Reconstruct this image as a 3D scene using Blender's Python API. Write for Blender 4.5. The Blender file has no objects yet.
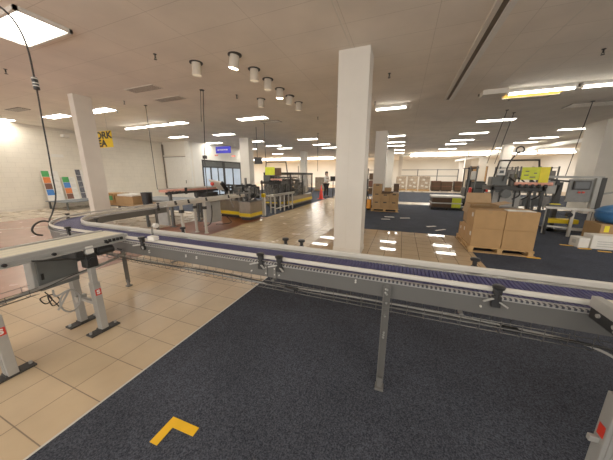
import bpy, bmesh, math, random
from mathutils import Vector, Matrix, Euler
random.seed(7)
PI = math.pi
sc = bpy.context.scene
COL = sc.collection
H = 3.68            # ceiling height
EYE = 1.556

# ------------------------------------------------------------------ materials
_M = {}
def mat(name, col, rough=0.5, metal=0.0, var=0.12, scale=9.0, bump=0.0, emit=None, estr=0.0, alpha=1.0, bscale=None, spec=0.5):
    if name in _M: return _M[name]
    m = bpy.data.materials.new(name); m.use_nodes = True
    nt = m.node_tree; b = nt.nodes['Principled BSDF']
    tc = nt.nodes.new('ShaderNodeTexCoord'); nz = nt.nodes.new('ShaderNodeTexNoise')
    nz.inputs['Scale'].default_value = scale; nz.inputs['Detail'].default_value = 4
    nt.links.new(tc.outputs['Object'], nz.inputs['Vector'])
    rp = nt.nodes.new('ShaderNodeValToRGB')
    rp.color_ramp.elements[0].position = .3; rp.color_ramp.elements[1].position = .7
    lo = [max(0, c*(1-var)) for c in col[:3]] + [1]; hi = [min(1, c*(1+var)) for c in col[:3]] + [1]
    rp.color_ramp.elements[0].color = lo; rp.color_ramp.elements[1].color = hi
    nt.links.new(nz.outputs['Fac'], rp.inputs['Fac']); nt.links.new(rp.outputs['Color'], b.inputs['Base Color'])
    b.inputs['Roughness'].default_value = rough; b.inputs['Metallic'].default_value = metal
    b.inputs['Specular IOR Level'].default_value = spec
    if bump:
        bn = nt.nodes.new('ShaderNodeBump'); bn.inputs['Strength'].default_value = bump; bn.inputs['Distance'].default_value = .01
        n2 = nt.nodes.new('ShaderNodeTexNoise'); n2.inputs['Scale'].default_value = bscale or scale*6
        nt.links.new(tc.outputs['Object'], n2.inputs['Vector'])
        nt.links.new(n2.outputs['Fac'], bn.inputs['Height']); nt.links.new(bn.outputs['Normal'], b.inputs['Normal'])
    if emit:
        b.inputs['Emission Color'].default_value = (*emit, 1); b.inputs['Emission Strength'].default_value = estr
    if alpha < 1: b.inputs['Alpha'].default_value = alpha
    _M[name] = m
    return m

def grid_mat(name, c1, c2, cm, bw, bh, mortar, off=(0, 0), rough=.5, bump=.2, stain=.15, offset=0.0, axis='XY', nscale=2.5, spec=.5, rvar=0.06):
    """tiles / blocks / ceiling panels: brick pattern in world metres"""
    m = bpy.data.materials.new(name); m.use_nodes = True
    nt = m.node_tree; b = nt.nodes['Principled BSDF']; L = nt.links.new
    tc = nt.nodes.new('ShaderNodeTexCoord'); mp = nt.nodes.new('ShaderNodeMapping')
    mp.inputs['Location'].default_value = (-off[0], -off[1], 0)
    if axis == 'XY': L(tc.outputs['Object'], mp.inputs['Vector'])
    else:
        sx = nt.nodes.new('ShaderNodeSeparateXYZ'); cx = nt.nodes.new('ShaderNodeCombineXYZ')
        L(tc.outputs['Object'], sx.inputs[0]); L(sx.outputs[axis[0]], cx.inputs['X']); L(sx.outputs[axis[1]], cx.inputs['Y']); L(cx.outputs[0], mp.inputs['Vector'])
    br = nt.nodes.new('ShaderNodeTexBrick')
    br.offset = offset; br.inputs['Scale'].default_value = 1
    br.inputs['Brick Width'].default_value = bw; br.inputs['Row Height'].default_value = bh
    br.inputs['Mortar Size'].default_value = mortar; br.inputs['Mortar Smooth'].default_value = .1
    br.inputs['Color1'].default_value = (*c1, 1); br.inputs['Color2'].default_value = (*c2, 1); br.inputs['Mortar'].default_value = (*cm, 1)
    L(mp.outputs[0], br.inputs['Vector'])
    nz = nt.nodes.new('ShaderNodeTexNoise'); nz.inputs['Scale'].default_value = nscale; nz.inputs['Detail'].default_value = 5
    L(tc.outputs['Object'], nz.inputs['Vector'])
    mr = nt.nodes.new('ShaderNodeMapRange'); mr.inputs[1].default_value = .3; mr.inputs[2].default_value = .7
    mr.inputs[3].default_value = 1-stain; mr.inputs[4].default_value = 1+stain*.4
    L(nz.outputs['Fac'], mr.inputs[0])
    mx = nt.nodes.new('ShaderNodeMix'); mx.data_type = 'RGBA'; mx.blend_type = 'MULTIPLY'; mx.inputs['Factor'].default_value = 1
    L(br.outputs['Color'], mx.inputs['A']); L(mr.outputs[0], mx.inputs['B']); L(mx.outputs['Result'], b.inputs['Base Color'])
    r2 = nt.nodes.new('ShaderNodeMapRange'); r2.inputs[1].default_value = .3; r2.inputs[2].default_value = .7
    r2.inputs[3].default_value = rough; r2.inputs[4].default_value = rough+rvar
    L(nz.outputs['Fac'], r2.inputs[0]); L(r2.outputs[0], b.inputs['Roughness'])
    b.inputs['Specular IOR Level'].default_value = spec
    bn = nt.nodes.new('ShaderNodeBump'); bn.inputs['Strength'].default_value = bump; bn.inputs['Distance'].default_value = .003; bn.invert = True
    L(br.outputs['Fac'], bn.inputs['Height']); L(bn.outputs['Normal'], b.inputs['Normal'])
    return m

def carpet_mat(name, c, bright=1.0):
    m = bpy.data.materials.new(name); m.use_nodes = True
    nt = m.node_tree; b = nt.nodes['Principled BSDF']; L = nt.links.new
    tc = nt.nodes.new('ShaderNodeTexCoord')
    n1 = nt.nodes.new('ShaderNodeTexNoise'); n1.inputs['Scale'].default_value = 130; n1.inputs['Detail'].default_value = 3
    n2 = nt.nodes.new('ShaderNodeTexNoise'); n2.inputs['Scale'].default_value = 1.6; n2.inputs['Detail'].default_value = 4
    L(tc.outputs['Object'], n1.inputs[0]); L(tc.outputs['Object'], n2.inputs[0])
    r = nt.nodes.new('ShaderNodeValToRGB'); r.color_ramp.elements[0].position = .36; r.color_ramp.elements[1].position = .66
    r.color_ramp.elements[0].color = (c[0]*.45, c[1]*.45, c[2]*.48, 1); r.color_ramp.elements[1].color = (c[0]*1.75, c[1]*1.75, c[2]*1.7, 1)
    L(n1.outputs['Fac'], r.inputs[0])
    mr = nt.nodes.new('ShaderNodeMapRange'); mr.inputs[1].default_value = .3; mr.inputs[2].default_value = .7; mr.inputs[3].default_value = .82*bright; mr.inputs[4].default_value = 1.15*bright
    L(n2.outputs['Fac'], mr.inputs[0])
    mx = nt.nodes.new('ShaderNodeMix'); mx.data_type = 'RGBA'; mx.blend_type = 'MULTIPLY'; mx.inputs['Factor'].default_value = 1
    L(r.outputs[0], mx.inputs['A']); L(mr.outputs[0], mx.inputs['B']); L(mx.outputs['Result'], b.inputs['Base Color'])
    b.inputs['Roughness'].default_value = .95; b.inputs['Specular IOR Level'].default_value = .15
    bn = nt.nodes.new('ShaderNodeBump'); bn.inputs['Strength'].default_value = .5; bn.inputs['Distance'].default_value = .006
    L(n1.outputs['Fac'], bn.inputs['Height']); L(bn.outputs['Normal'], b.inputs['Normal'])
    return m

def srgb(r, g, b):
    f = lambda c: (c/255/12.92) if c/255 <= .04045 else ((c/255+.055)/1.055)**2.4
    return (f(r), f(g), f(b))

WARM = (1.0, .93, .80)
M_TILE = grid_mat('floor_tile', (.56, .41, .255), (.51, .375, .23), (.20, .145, .095), .3225, .305, .0035, off=(-1.835, .445), rough=.30, bump=.25, stain=.16, rvar=.10)
M_TILEP = grid_mat('polished_floor_tile', (.56, .41, .255), (.51, .375, .23), (.20, .145, .095), .3225, .305, .006, off=(-1.835, .445), rough=.025, bump=.02, stain=.12, rvar=.02)
M_TILEC = grid_mat('aisle_floor_tile', (.60, .455, .28), (.56, .42, .255), (.26, .18, .11), .3225, .305, .008, off=(-1.835, .445), rough=.2, bump=.1, stain=.12, rvar=.08)
M_PINK = grid_mat('pink_vinyl_floor', (.42, .245, .20), (.40, .23, .185), (.38, .23, .19), 2.4, 2.4, .002, rough=.22, bump=.05, stain=.18)
M_CREAMFLOOR = grid_mat('cream_floor', (.52, .43, .33), (.5, .42, .32), (.42, .34, .26), 1.2, 1.2, .004, rough=.25, bump=.05, stain=.1)
M_RED = mat('red_brown_floor', (.22, .06, .02), .42, var=.2, scale=3)
M_WHITEPATH = mat('white_path', (.62, .55, .45), .25, var=.06, scale=2)
M_CARPET = carpet_mat('charcoal_carpet', (.040, .044, .058))
M_CARPET2 = carpet_mat('blue_grey_carpet', (.042, .049, .070))
M_CEIL = grid_mat('ceiling_tile', (.83, .75, .65), (.81, .73, .63), (.62, .55, .46), 1.22, .61, .004, off=(.27, .29), rough=.85, bump=.15, stain=.10, nscale=1.3)
M_BLOCK = grid_mat('painted_block_wall', (.80, .74, .63), (.79, .73, .62), (.70, .64, .54), .41, .205, .006, rough=.6, bump=.25, stain=.06, offset=.5, axis='YZ')
M_WALLX = mat('cream_wall_paint', (.76, .71, .62), .6, var=.03, scale=2)
M_WALLW = mat('white_wall_paint', (.78, .75, .69), .6, var=.03, scale=2)
M_FAR = mat('far_wall_paint', (.80, .77, .69), .6, var=.06, scale=.5)
M_COLUMN = mat('column_paint', (.74, .69, .61), .5, var=.03, scale=3)
M_COLGREY = mat('grey_column_paint', (.70, .66, .60), .5, var=.03, scale=3)
M_TRIM = mat('trim_paint', (.7, .64, .55), .5, var=.04)
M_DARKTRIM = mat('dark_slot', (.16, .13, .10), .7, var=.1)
M_STEEL = mat('galvanised_steel', (.15, .144, .133), .42, .3, var=.07, scale=6)
M_PLATE = mat('grey_side_plate', (.115, .111, .104), .45, .3, var=.06, scale=5)
M_ALU = mat('aluminium', (.38, .37, .345), .42, .3, var=.06, scale=8)
M_STAIN = mat('stainless', (.25, .205, .155), .32, .6, var=.15, scale=5)
M_RAIL = mat('cream_guide_rail', (.56, .53, .47), .45, var=.04, scale=5)
M_BELT = mat('purple_blue_belt', (.034, .032, .13), .5, var=.2, scale=14)
M_CREAMBELT = mat('cream_belt', (.70, .65, .50), .55, var=.05, scale=4)
M_DOOR = mat('slate_door', (.12, .127, .122), .5, var=.08)
M_BLACK = mat('black_plastic', (.012, .012, .013), .45, var=.2)
M_BLACKM = mat('black_metal', (.025, .024, .023), .5, .2, var=.2)
M_DGREY = mat('dark_grey_panel', (.085, .09, .088), .5, var=.1)
M_MGREY = mat('mid_grey_panel', (.19, .19, .185), .5, var=.1)
M_GREY = mat('grey_enclosure', (.33, .33, .31), .5, var=.07)
M_LGREY = mat('light_grey_plastic', (.55, .53, .49), .5, var=.05)
M_WHITE = mat('white_plastic', (.78, .75, .69), .5, var=.04)
M_RUBBER = mat('black_cable', (.015, .014, .014), .5, var=.1)
M_GCABLE = mat('grey_cable', (.30, .29, .27), .5, var=.1)
M_LIP = mat('lip_aluminium', (.36, .35, .33), .42, .5, var=.06)
M_DARKSLOT = mat('dark_link_gap', (.03,.03,.045), .6, var=.1)
M_WIRE = mat('zinc_wire', (.10, .097, .092), .4, .6, var=.1)
M_YELLOW = mat('yellow_tape', (.85, .45, .003), .5, var=.06)
M_YBAND = mat('yellow_band', (.82, .56, .004), .45, var=.06)
M_X = 0
M_LIME = mat('lime_yellow_sheet', (.62, .68, .02), .5, var=.08)
M_YTAG = mat('bright_yellow_sheet', (.85, .70, .01), .5, var=.06)
M_CARD = mat('cardboard', (.42, .24, .095), .75, var=.08, scale=5)
M_CARD2 = mat('tan_cardboard', (.37, .22, .095), .75, var=.1, scale=5)
M_CARDIN = mat('inside_cardboard', (.45, .29, .15), .8, var=.08)
M_DCARD = mat('dark_brown_board', (.085, .045, .022), .7, var=.2)
M_WOOD = mat('pallet_wood', (.50, .30, .12), .75, var=.2, scale=12)
M_LABELW = mat('paper_label', (.8, .78, .72), .6, var=.03)
M_ORANGE = mat('orange_plastic', (.80, .30, .02), .45, var=.06)
M_REDP = mat('red_plastic', (.62, .03, .015), .45, var=.08)
M_CONE = mat('cone_red_orange', (.80, .03, .012), .5, var=.06)
M_PINKR = mat('pink_red_rail', (.72, .32, .24), .5, var=.15, scale=10)
M_BLUEBIN = mat('blue_plastic_sheet', (.03, .13, .33), .3, var=.15, scale=4, bump=.4, bscale=9)
M_TARP = mat('blue_grey_cover', (.16, .18, .20), .6, var=.12)
M_GLASS = mat('smoky_clear_panel', (.16, .155, .145), .08, var=.05, alpha=.35)
M_SHOPGLASS = mat('pale_shop_glass', (.40, .46, .53), .15, var=.12, scale=1.2, emit=(.55, .66, .80), estr=.28)
M_WRAP = mat('stretch_wrapped_goods', (.46, .37, .28), .4, var=.3, scale=6, bump=.4)
M_WRAPG = mat('grey_wrapped_goods', (.20, .185, .17), .4, var=.35, scale=6, bump=.4)
M_LIGHT = mat('lit_diffuser', (.9, .9, .85), .5, var=.01, emit=WARM, estr=20)
M_LIGHTF = mat('lit_diffuser_far', (.9, .9, .85), .5, var=.01, emit=WARM, estr=20)
M_TUBE = mat('lit_tube', (.9, .9, .85), .5, var=.01, emit=WARM, estr=16)
M_AMBER = mat('amber_diffuser', (.8, .55, .12), .5, var=.15, scale=3, emit=(1, .60, .10), estr=.9)
M_SPOTLIT = mat('lit_spot_lamp', (.9, .8, .6), .5, var=.01, emit=(1, .8, .5), estr=18)
M_SPOTDIM = mat('dim_spot_lamp', (.6, .5, .4), .4, var=.05, emit=(1, .8, .5), estr=.25)
M_CAN = mat('spot_can', (.62, .55, .45), .5, var=.06)
M_SCREEN = mat('dark_screen', (.03, .034, .036), .2, var=.1)
M_BLUESIGN = mat('blue_sign_face', (.012, .012, .20), .4, var=.2, scale=4, emit=(.02, .02, .35), estr=.6)
M_SKIN = mat('skin', (.5, .32, .23), .5, var=.05)
M_HAIR = mat('dark_hair', (.03, .02, .015), .6, var=.2)
M_SHIRT = mat('white_shirt', (.7, .68, .64), .8, var=.06)
M_TROUS = mat('black_trousers', (.018, .018, .02), .8, var=.2)
M_GREEN = mat('green_print', (.05, .32, .08), .5, var=.1)
M_BLUE = mat('blue_print', (.03, .16, .50), .5, var=.1)
M_ORNG = mat('orange_print', (.62, .16, .03), .5, var=.1)
M_BROWN = mat('brown_print', (.14, .05, .03), .5, var=.1)
M_PHOTO = mat('grey_photo_print', (.10, .10, .12), .5, var=.5, scale=12)
M_TEXTK = mat('black_lettering', (.01, .01, .01), .5, var=.1)
M_REDTXT = mat('red_lettering', (.75, .22, .16), .5, var=.1)

# ------------------------------------------------------------------ mesh helpers
_INV = {}
class MB:
    def __init__(s): s.bm = bmesh.new()
    def _add(s, verts, faces):
        vs = [s.bm.verts.new(v) for v in verts]
        for f in faces:
            try: s.bm.faces.new([vs[i] for i in f])
            except ValueError: pass
        return s
    def box(s, x0, x1, y0, y1, z0, z1, bev=0):
        v = [(x0,y0,z0),(x1,y0,z0),(x1,y1,z0),(x0,y1,z0),(x0,y0,z1),(x1,y0,z1),(x1,y1,z1),(x0,y1,z1)]
        if bev:
            t = bmesh.new(); vs = [t.verts.new(p) for p in v]
            for f in [(3,2,1,0),(4,5,6,7),(0,1,5,4),(1,2,6,5),(2,3,7,6),(3,0,4,7)]: t.faces.new([vs[i] for i in f])
            bmesh.ops.bevel(t, geom=t.edges[:], offset=bev, segments=2, affect='EDGES', profile=.5)
            me = bpy.data.meshes.new('tmp'); t.to_mesh(me); t.free(); s.bm.from_mesh(me); bpy.data.meshes.remove(me); return s
        return s._add(v, [(3,2,1,0),(4,5,6,7),(0,1,5,4),(1,2,6,5),(2,3,7,6),(3,0,4,7)])
    def obox(s, c, d, rot=(0,0,0), bev=0):
        n0 = len(s.bm.verts)
        s.box(-d[0]/2, d[0]/2, -d[1]/2, d[1]/2, -d[2]/2, d[2]/2, bev)
        s.bm.verts.ensure_lookup_table()
        m = Matrix.Translation(c) @ Euler(rot).to_matrix().to_4x4()
        for v in s.bm.verts[n0:]: v.co = m @ v.co
        return s
    def bar(s, p, q, w=.03, h=None, up=(0,0,1)):
        """rectangular bar from p to q"""
        p, q = Vector(p), Vector(q); d = (q-p); L = d.length
        if L < 1e-6: return s
        d.normalize(); u = Vector(up)
        if abs(d.dot(u)) > .98: u = Vector((0,1,0))
        a = d.cross(u).normalized(); b = a.cross(d).normalized(); h = h or w
        c = [p+a*w/2*i+b*h/2*j for i,j in ((-1,-1),(1,-1),(1,1),(-1,1))] + [q+a*w/2*i+b*h/2*j for i,j in ((-1,-1),(1,-1),(1,1),(-1,1))]
        return s._add(c, [(3,2,1,0),(4,5,6,7),(0,1,5,4),(1,2,6,5),(2,3,7,6),(3,0,4,7)])
    def tube(s, path, r=.01, n=8, closed=False, cap=True):
        P = [Vector(p) for p in path]; N = len(P); rings = []
        prev = None
        for i, p in enumerate(P):
            if closed: d = P[(i+1) % N]-P[i-1]
            else: d = P[min(i+1,N-1)]-P[max(i-1,0)]
            d.normalize()
            if prev is None:
                a = d.cross(Vector((0,0,1)))
                if a.length < .05: a = d.cross(Vector((0,1,0)))
            else: a = prev - d*prev.dot(d)
            a.normalize(); prev = a; b = d.cross(a)
            rr = r[i] if isinstance(r, (list, tuple)) else r
            rings.append([s.bm.verts.new(p+(a*math.cos(2*PI*k/n)+b*math.sin(2*PI*k/n))*rr) for k in range(n)])
        R = N if closed else N-1
        for i in range(R):
            A, B = rings[i], rings[(i+1) % N]
            for k in range(n): s.bm.faces.new([A[k], A[(k+1)%n], B[(k+1)%n], B[k]])
        if cap and not closed:
            s.bm.faces.new(rings[0][::-1]); s.bm.faces.new(rings[-1])
        return s
    def cyl(s, p, q, r, n=14, r2=None): return s.tube([p, q], [r, r if r2 is None else r2], n)
    def lathe(s, prof, c=(0,0,0), n=18):
        rings = []
        for r, z in prof:
            rings.append([s.bm.verts.new((c[0]+max(r,1e-4)*math.cos(2*PI*k/n), c[1]+max(r,1e-4)*math.sin(2*PI*k/n), c[2]+z)) for k in range(n)])
        for A, B in zip(rings, rings[1:]):
            for k in range(n): s.bm.faces.new([A[k], A[(k+1)%n], B[(k+1)%n], B[k]])
        s.bm.faces.new(rings[0][::-1]); s.bm.faces.new(rings[-1]); return s
    def prism(s, poly, z0, z1):
        n = len(poly)
        v = [(x,y,z0) for x,y in poly]+[(x,y,z1) for x,y in poly]
        return s._add(v, [tuple(range(n-1,-1,-1)), tuple(range(n,2*n))]+[(i,(i+1)%n,(i+1)%n+n,i+n) for i in range(n)])
    def quad(s, *p): return s._add(p, [tuple(range(len(p)))])
    def sweep(s, path, prof, cap=True):
        """path: list of (Vector pos, Vector inward); prof: closed list of (d,z)"""
        n = len(prof); rings = [[s.bm.verts.new((p[0]+q[0]*d, p[1]+q[1]*d, z)) for d, z in prof] for p, q in path]
        for A, B in zip(rings, rings[1:]):
            for k in range(n): s.bm.faces.new([A[k], A[(k+1)%n], B[(k+1)%n], B[k]])
        if cap: s.bm.faces.new(rings[0][::-1]); s.bm.faces.new(rings[-1])
        return s
    def ball(s, c, r, sx=1, sy=1, sz=1, seg=12):
        bmesh.ops.create_uvsphere(s.bm, u_segments=seg, v_segments=max(6, seg//2), radius=r, matrix=Matrix.Translation(c) @ Matrix.Diagonal((sx,sy,sz,1)))
        return s
    def build(s, name, m, parent=None, world=False, smooth=False, label=None):
        bmesh.ops.recalc_face_normals(s.bm, faces=s.bm.faces[:])
        if world and parent is not None: s.bm.transform(_INV[parent.name])
        me = bpy.data.meshes.new(name); s.bm.to_mesh(me); s.bm.free()
        if smooth:
            for p in me.polygons: p.use_smooth = True
            try: me.set_sharp_from_angle(angle=math.radians(38))
            except Exception: pass
        me.materials.append(m)
        o = bpy.data.objects.new(name, me); COL.objects.link(o)
        if parent is not None:
            o.parent = parent; _INV[o.name] = _INV[parent.name]
        else: _INV[o.name] = Matrix.Identity(4)
        if label: o['label'] = label
        return o

def tag(o, label, cat, group=None, kind=None):
    o['label'] = label; o['category'] = cat
    if group: o['group'] = group
    if kind: o['kind'] = kind
    return o
def thing(name, label, cat, loc=(0,0,0), rotz=0, group=None):
    o = bpy.data.objects.new(name, None); o.empty_display_size = .1; COL.objects.link(o)
    o.location = loc; o.rotation_euler = (0,0,rotz)
    _INV[o.name] = (Matrix.Translation(loc) @ Matrix.Rotation(rotz, 4, 'Z')).inverted()
    return tag(o, label, cat, group)
def struct(o): o['kind'] = 'structure'; return o
def dup(root, loc, rotz=0, label=None, group=None):
    r = root.copy(); COL.objects.link(r); r.location = loc; r.rotation_euler = (0,0,rotz)
    if label: r['label'] = label
    if group: r['group'] = group
    for ch in list(root.children):
        c = ch.copy(); COL.objects.link(c); c.parent = r
        for g in list(ch.children):
            d = g.copy(); COL.objects.link(d); d.parent = c
    return r
def text_mesh(name, txt, size, m, parent, mtx, ext=.002, align='CENTER', sx=1.0):
    cu = bpy.data.curves.new('t', 'FONT'); cu.body = txt; cu.size = size; cu.extrude = ext; cu.align_x = align; cu.align_y = 'CENTER'; cu.offset = size*.045
    o = bpy.data.objects.new('t', cu); COL.objects.link(o)
    bpy.context.view_layer.update()
    dg = bpy.context.evaluated_depsgraph_get()
    me = bpy.data.meshes.new_from_object(o.evaluated_get(dg))
    bpy.data.objects.remove(o); bpy.data.curves.remove(cu)
    me.transform(_INV[parent.name] @ mtx @ Matrix.Diagonal((sx,1,1,1)))
    me.materials.clear(); me.materials.append(m); me.name = name
    ob = bpy.data.objects.new(name, me); COL.objects.link(ob); ob.parent = parent; _INV[ob.name] = _INV[parent.name]
    return ob
ORD = ['nearest', 'second nearest', 'third nearest', 'fourth nearest', 'fifth nearest', 'sixth nearest', 'seventh nearest', 'eighth nearest']
def smooth_path(pts, n=8):
    """Catmull-Rom through pts"""
    P = [Vector(p) for p in pts]; out = []
    for i in range(len(P)-1):
        p0 = P[max(i-1,0)]; p1 = P[i]; p2 = P[i+1]; p3 = P[min(i+2,len(P)-1)]
        for k in range(n):
            t = k/n
            out.append(.5*((2*p1)+(p2-p0)*t+(2*p0-5*p1+4*p2-p3)*t*t+(3*p1-p0-3*p2+p3)*t**3))
    out.append(P[-1]); return out

# ------------------------------------------------------------------ the setting
def plane(name, x0, x1, y0, y1, z, m, d=.02):
    return struct(MB().box(x0, x1, y0, y1, z-d, z).build(name, m))
plane('floor', -36, 16, -5, 40, 0, M_TILE, .1)
plane('floor', -1.835, 1.475, 3.4, 7.12, .002, M_TILEP, .002)
plane('floor', -4.66, -1.835, 3.4, 25, .002, M_TILEC, .002)
plane('carpet', -1.835, 6.5, -5, 3.4, .004, M_CARPET, .004)
plane('carpet', 1.475, 12, 3.4, 7.12, .004, M_CARPET2, .004)
plane('carpet', -1.835, 12, 7.12, 14.2, .004, M_CARPET2, .004)
plane('carpet', -1.835, 12, 15.5, 25, .004, M_CARPET2, .004)
plane('carpet', -14, -4.66, 7.75, 30, .004, M_CARPET2, .004)
plane('carpet', -4.66, -1.9, 18.5, 30, .004, M_CARPET2, .004)
plane('cream_path', -1.835, 12, 14.2, 15.5, .003, M_WHITEPATH, .003)
plane('cream_path', -1.9, 12, 25, 39, .003, M_CREAMFLOOR, .003)
plane('pink_floor', -12.4, -4.66, -5, 4.6, .003, M_PINK, .003)
plane('cream_path', -15.4, -12.4, -5, 12.4, .003, M_CREAMFLOOR, .003)
plane('cream_path', -12.4, -6.6, 4.6, 7.75, .003, M_CREAMFLOOR, .003)
plane('red_floor', -6.6, -4.66, 4.6, 7.75, .003, M_RED, .003)
struct(MB().prism([(-12.1, 1.6), (-12.0, 1.6), (-9.2, 4.6), (-9.3, 4.6)], 0, .0045).build('floor_line', M_WHITEPATH))
struct(MB().box(-1.842, -1.828, -5, 3.4, 0, .006).build('trim_1', M_LGREY))
struct(MB().box(-36, 16, -5, 40, H, H+.1).build('ceiling', M_CEIL))
struct(MB().box(-15.6, -15.4, -3, 12.4, 0, H).build('wall_left', M_BLOCK))
struct(MB().box(-15.6, -12.9, 12.4, 12.55, 0, H).build('wall_back', M_WALLX))
# side wall with the shop-front opening
w = MB()
w.box(-13.05, -12.9, 12.55, 13.25, 0, H).box(-13.05, -12.9, 13.25, 17.6, 2.58, H).box(-13.05, -12.9, 17.6, 19.2, 0, H)
struct(w.build('wall_side', M_WALLW))
struct(MB().box(-36, 16, 38.5, 38.7, 0, H).build('wall_far', M_FAR))
struct(MB().box(-36, -35.8, 12, 38.5, 0, H).build('wall_far_left', M_FAR))
struct(MB().box(-36, -13.05, 19.05, 19.2, 0, H).build('wall_corridor', M_WALLW))
struct(MB().box(14.8, 15, 2, 38.5, 0, H).build('wall_right', M_WALLW))
# wall top trims and corner
struct(MB().box(-15.4, -15.36, -3, 12.4, H-.13, H).build('trim_2', M_TRIM))
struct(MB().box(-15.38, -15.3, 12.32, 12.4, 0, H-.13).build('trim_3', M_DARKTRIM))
struct(MB().box(-12.9, -12.88, 12.6, 19.1, 0, .12).build('baseboard_side', M_TRIM))
struct(MB().box(-15.4, -15.38, -3, 12.3, 0, .12).build('baseboard_left', M_TRIM))
# folding door in the back wall
d = MB()
for k in range(5):
    x0 = -15.2+k*.37
    d.box(x0+.012, x0+.358, 12.34, 12.395, .02, 2.72)
dr = struct(d.build('door_1', M_WHITE))
struct(MB().box(-15.26, -15.2, 12.33, 12.4, 0, 2.82).box(-13.35, -13.28, 12.33, 12.4, 0, 2.82).box(-15.26, -13.28, 12.3, 12.4, 2.74, 2.84).build('door_frame', M_TRIM, dr))
struct(MB().box(-15.26, -13.3, 12.31, 12.4, 2.70, 2.745).build('door_track', M_DARKTRIM, dr))
struct(MB().bar((-13.47, 12.32, 1.0), (-13.47, 12.32, 1.2), .03).build('door_handle', M_BLACKM, dr))
struct(MB().box(-13.28, -12.9, 12.28, 12.4, 0, H).build('trim_4', M_WHITE))
# shop-front window: black frame, transom panes, glass
win = struct(MB().box(-12.96, -12.88, 13.25, 17.6, 2.48, 2.58).box(-12.96, -12.88, 13.25, 17.6, 2.05, 2.13).box(-12.96, -12.88, 13.25, 17.6, 0, .12)
   .box(-12.96, -12.88, 13.25, 13.37, .12, 2.48).box(-12.96, -12.88, 17.48, 17.6, .12, 2.48).box(-12.96, -12.86, 15.35, 15.55, .12, 2.48)
   .box(-12.96, -12.88, 14.0, 14.12, .12, 2.05).box(-12.96, -12.88, 14.75, 14.83, .12, 2.05).box(-12.96, -12.88, 16.45, 16.57, .12, 2.05).build('window_1', M_BLACKM))
for a, b in ((13.37, 14.0), (14.12, 14.75), (14.83, 15.35), (15.55, 16.45), (16.57, 17.48)):
    struct(MB().box(-12.93, -12.915, a, b, .12, 2.05).build('window_pane', M_SHOPGLASS, win))
for a, b in ((13.37, 15.35), (15.55, 17.48)):
    struct(MB().box(-12.93, -12.915, a, b, 2.13, 2.48).build('transom_pane', M_DGREY, win))
# columns
def column(x0, x1, y0, y1, z1=H, m=M_COLUMN, seam=True):
    c = struct(MB().box(x0, x1, y0, y1, 0, z1, .012).build('column', m))
    struct(MB().box(x0-.008, x1+.008, y0-.008, y1+.008, 0, .1).build('column_skirting', M_TRIM, c))
    if seam:
        xm = x0+(x1-x0)*.45
        struct(MB().box(xm-.003, xm+.003, y0-.003, y0+.002, .1, z1-1.0).build('column_seam', M_TRIM, c))
    return c
cc = column(-1.225, -.675, 4.66, 5.12)
struct(MB().box(-1.24, -1.225, 4.8, 4.9, 3.30, 3.48).build('column_fitting', M_BLACKM, cc))
struct(MB().box(-1.27, -1.225, 4.85, 4.92, 2.86, 2.95).ball((-1.26, 4.88, 2.84), .03).build('column_bracket', M_BLACKM, cc))
column(-8.62, -8.40, 4.28, 4.72, seam=False)
column(-1.42, -.85, 13.05, 13.6, m=M_COLGREY)
column(-9.25, -8.62, 12.6, 13.1)
column(-1.35, -.8, 21.4, 21.9, seam=False)
column(-8.95, -8.4, 21.2, 21.7, seam=False)
column(-.55, -.15, 29.6, 30.0, seam=False)
column(7.15, 8.9, 13.45, 14.7, seam=False)
for y, x in ((27.6, 6.6), (31.5, 6.2), (34.8, 6.3)): column(x, x+.55, y, y+.5, seam=False)
column(6.4, 6.95, 21.4, 21.9, seam=False)
# ceiling slot running away from the camera, and the raised cove with tubes
struct(MB().box(.90, .97, 2.0, 8.5, H-.03, H).build('trim_5', M_TRIM))
struct(MB().box(.97, 1.05, 2.0, 8.5, H-.012, H).build('trim_6', M_DARKTRIM))
struct(MB().box(1.05, 1.14, 2.0, 8.5, H-.035, H).build('trim_7', M_WHITE))
struct(MB().box(-1.02, -1.0, 1.5, 8.2, H-.006, H).build('trim_8', M_TRIM))
struct(MB().box(2.0, 2.02, 1.5, 8.2, H-.004, H).build('trim_9', M_TRIM))
# bulkhead before the far hall
struct(MB().box(-.3, 14.8, 27.15, 27.3, 3.42, H).build('trim_10', M_FAR))
struct(MB().box(-35, -2.2, 29.0, 29.2, 3.5, H).build('trim_11', M_FAR))
struct(MB().bar((5.9, 35, 3.3), (8.6, 16, 3.3), .3, .18).build('trim_12', M_WHITE))

# ------------------------------------------------------------------ ceiling lights
def troffer(name, label, x, y, wx=1.22, wy=.6, m=M_LIGHT, group='recessed ceiling lights'):
    t = thing(name, label, 'ceiling light', (x, y, H), 0, group)
    f = MB(); a, b = wx/2, wy/2; e = .035
    f.box(-a-e, a+e, -b-e, -b, -.02, 0).box(-a-e, a+e, b, b+e, -.02, 0).box(-a-e, -a, -b, b, -.02, 0).box(a, a+e, -b, b, -.02, 0)
    f.build('frame', M_WHITE, t)
    MB().box(-a, a, -b, b, -.008, -.001).build('diffuser', m, t)
    return t
rows = [
 ('in the row over the pillar behind the central column', -.69, [14.95, 17.66, 19.7, 23.0, 26.2]),
 ('in the row over the brown cartons at right', 3.22, [12.2, 15.4, 18.1, 20.05, 23.5]),
 ('in the row over the labelling machine at right', 7.33, [15.7, 18.55, 20.8, 24.25]),
 ('in the row over the traffic cone and aisle', -5.57, [8.5, 14.4, 17.1, 19.2]),
 ('in the row beside the left hand white columns', -9.15, [8.1, 11.15, 14.1, 16.64, 18.46]),
 ('in the row nearest the left block wall', -12.2, [5.6, 10.95, 13.8, 18.05, 23.0]),
]
for txt, x, ys in rows:
    for i, y in enumerate(ys):
        far = y > 16.8
        troffer('ceiling_light', f'white recessed ceiling light, {ORD[i]} {txt}', x, y, wy=.36, m=M_LIGHTF if far else M_LIGHT)
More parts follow.
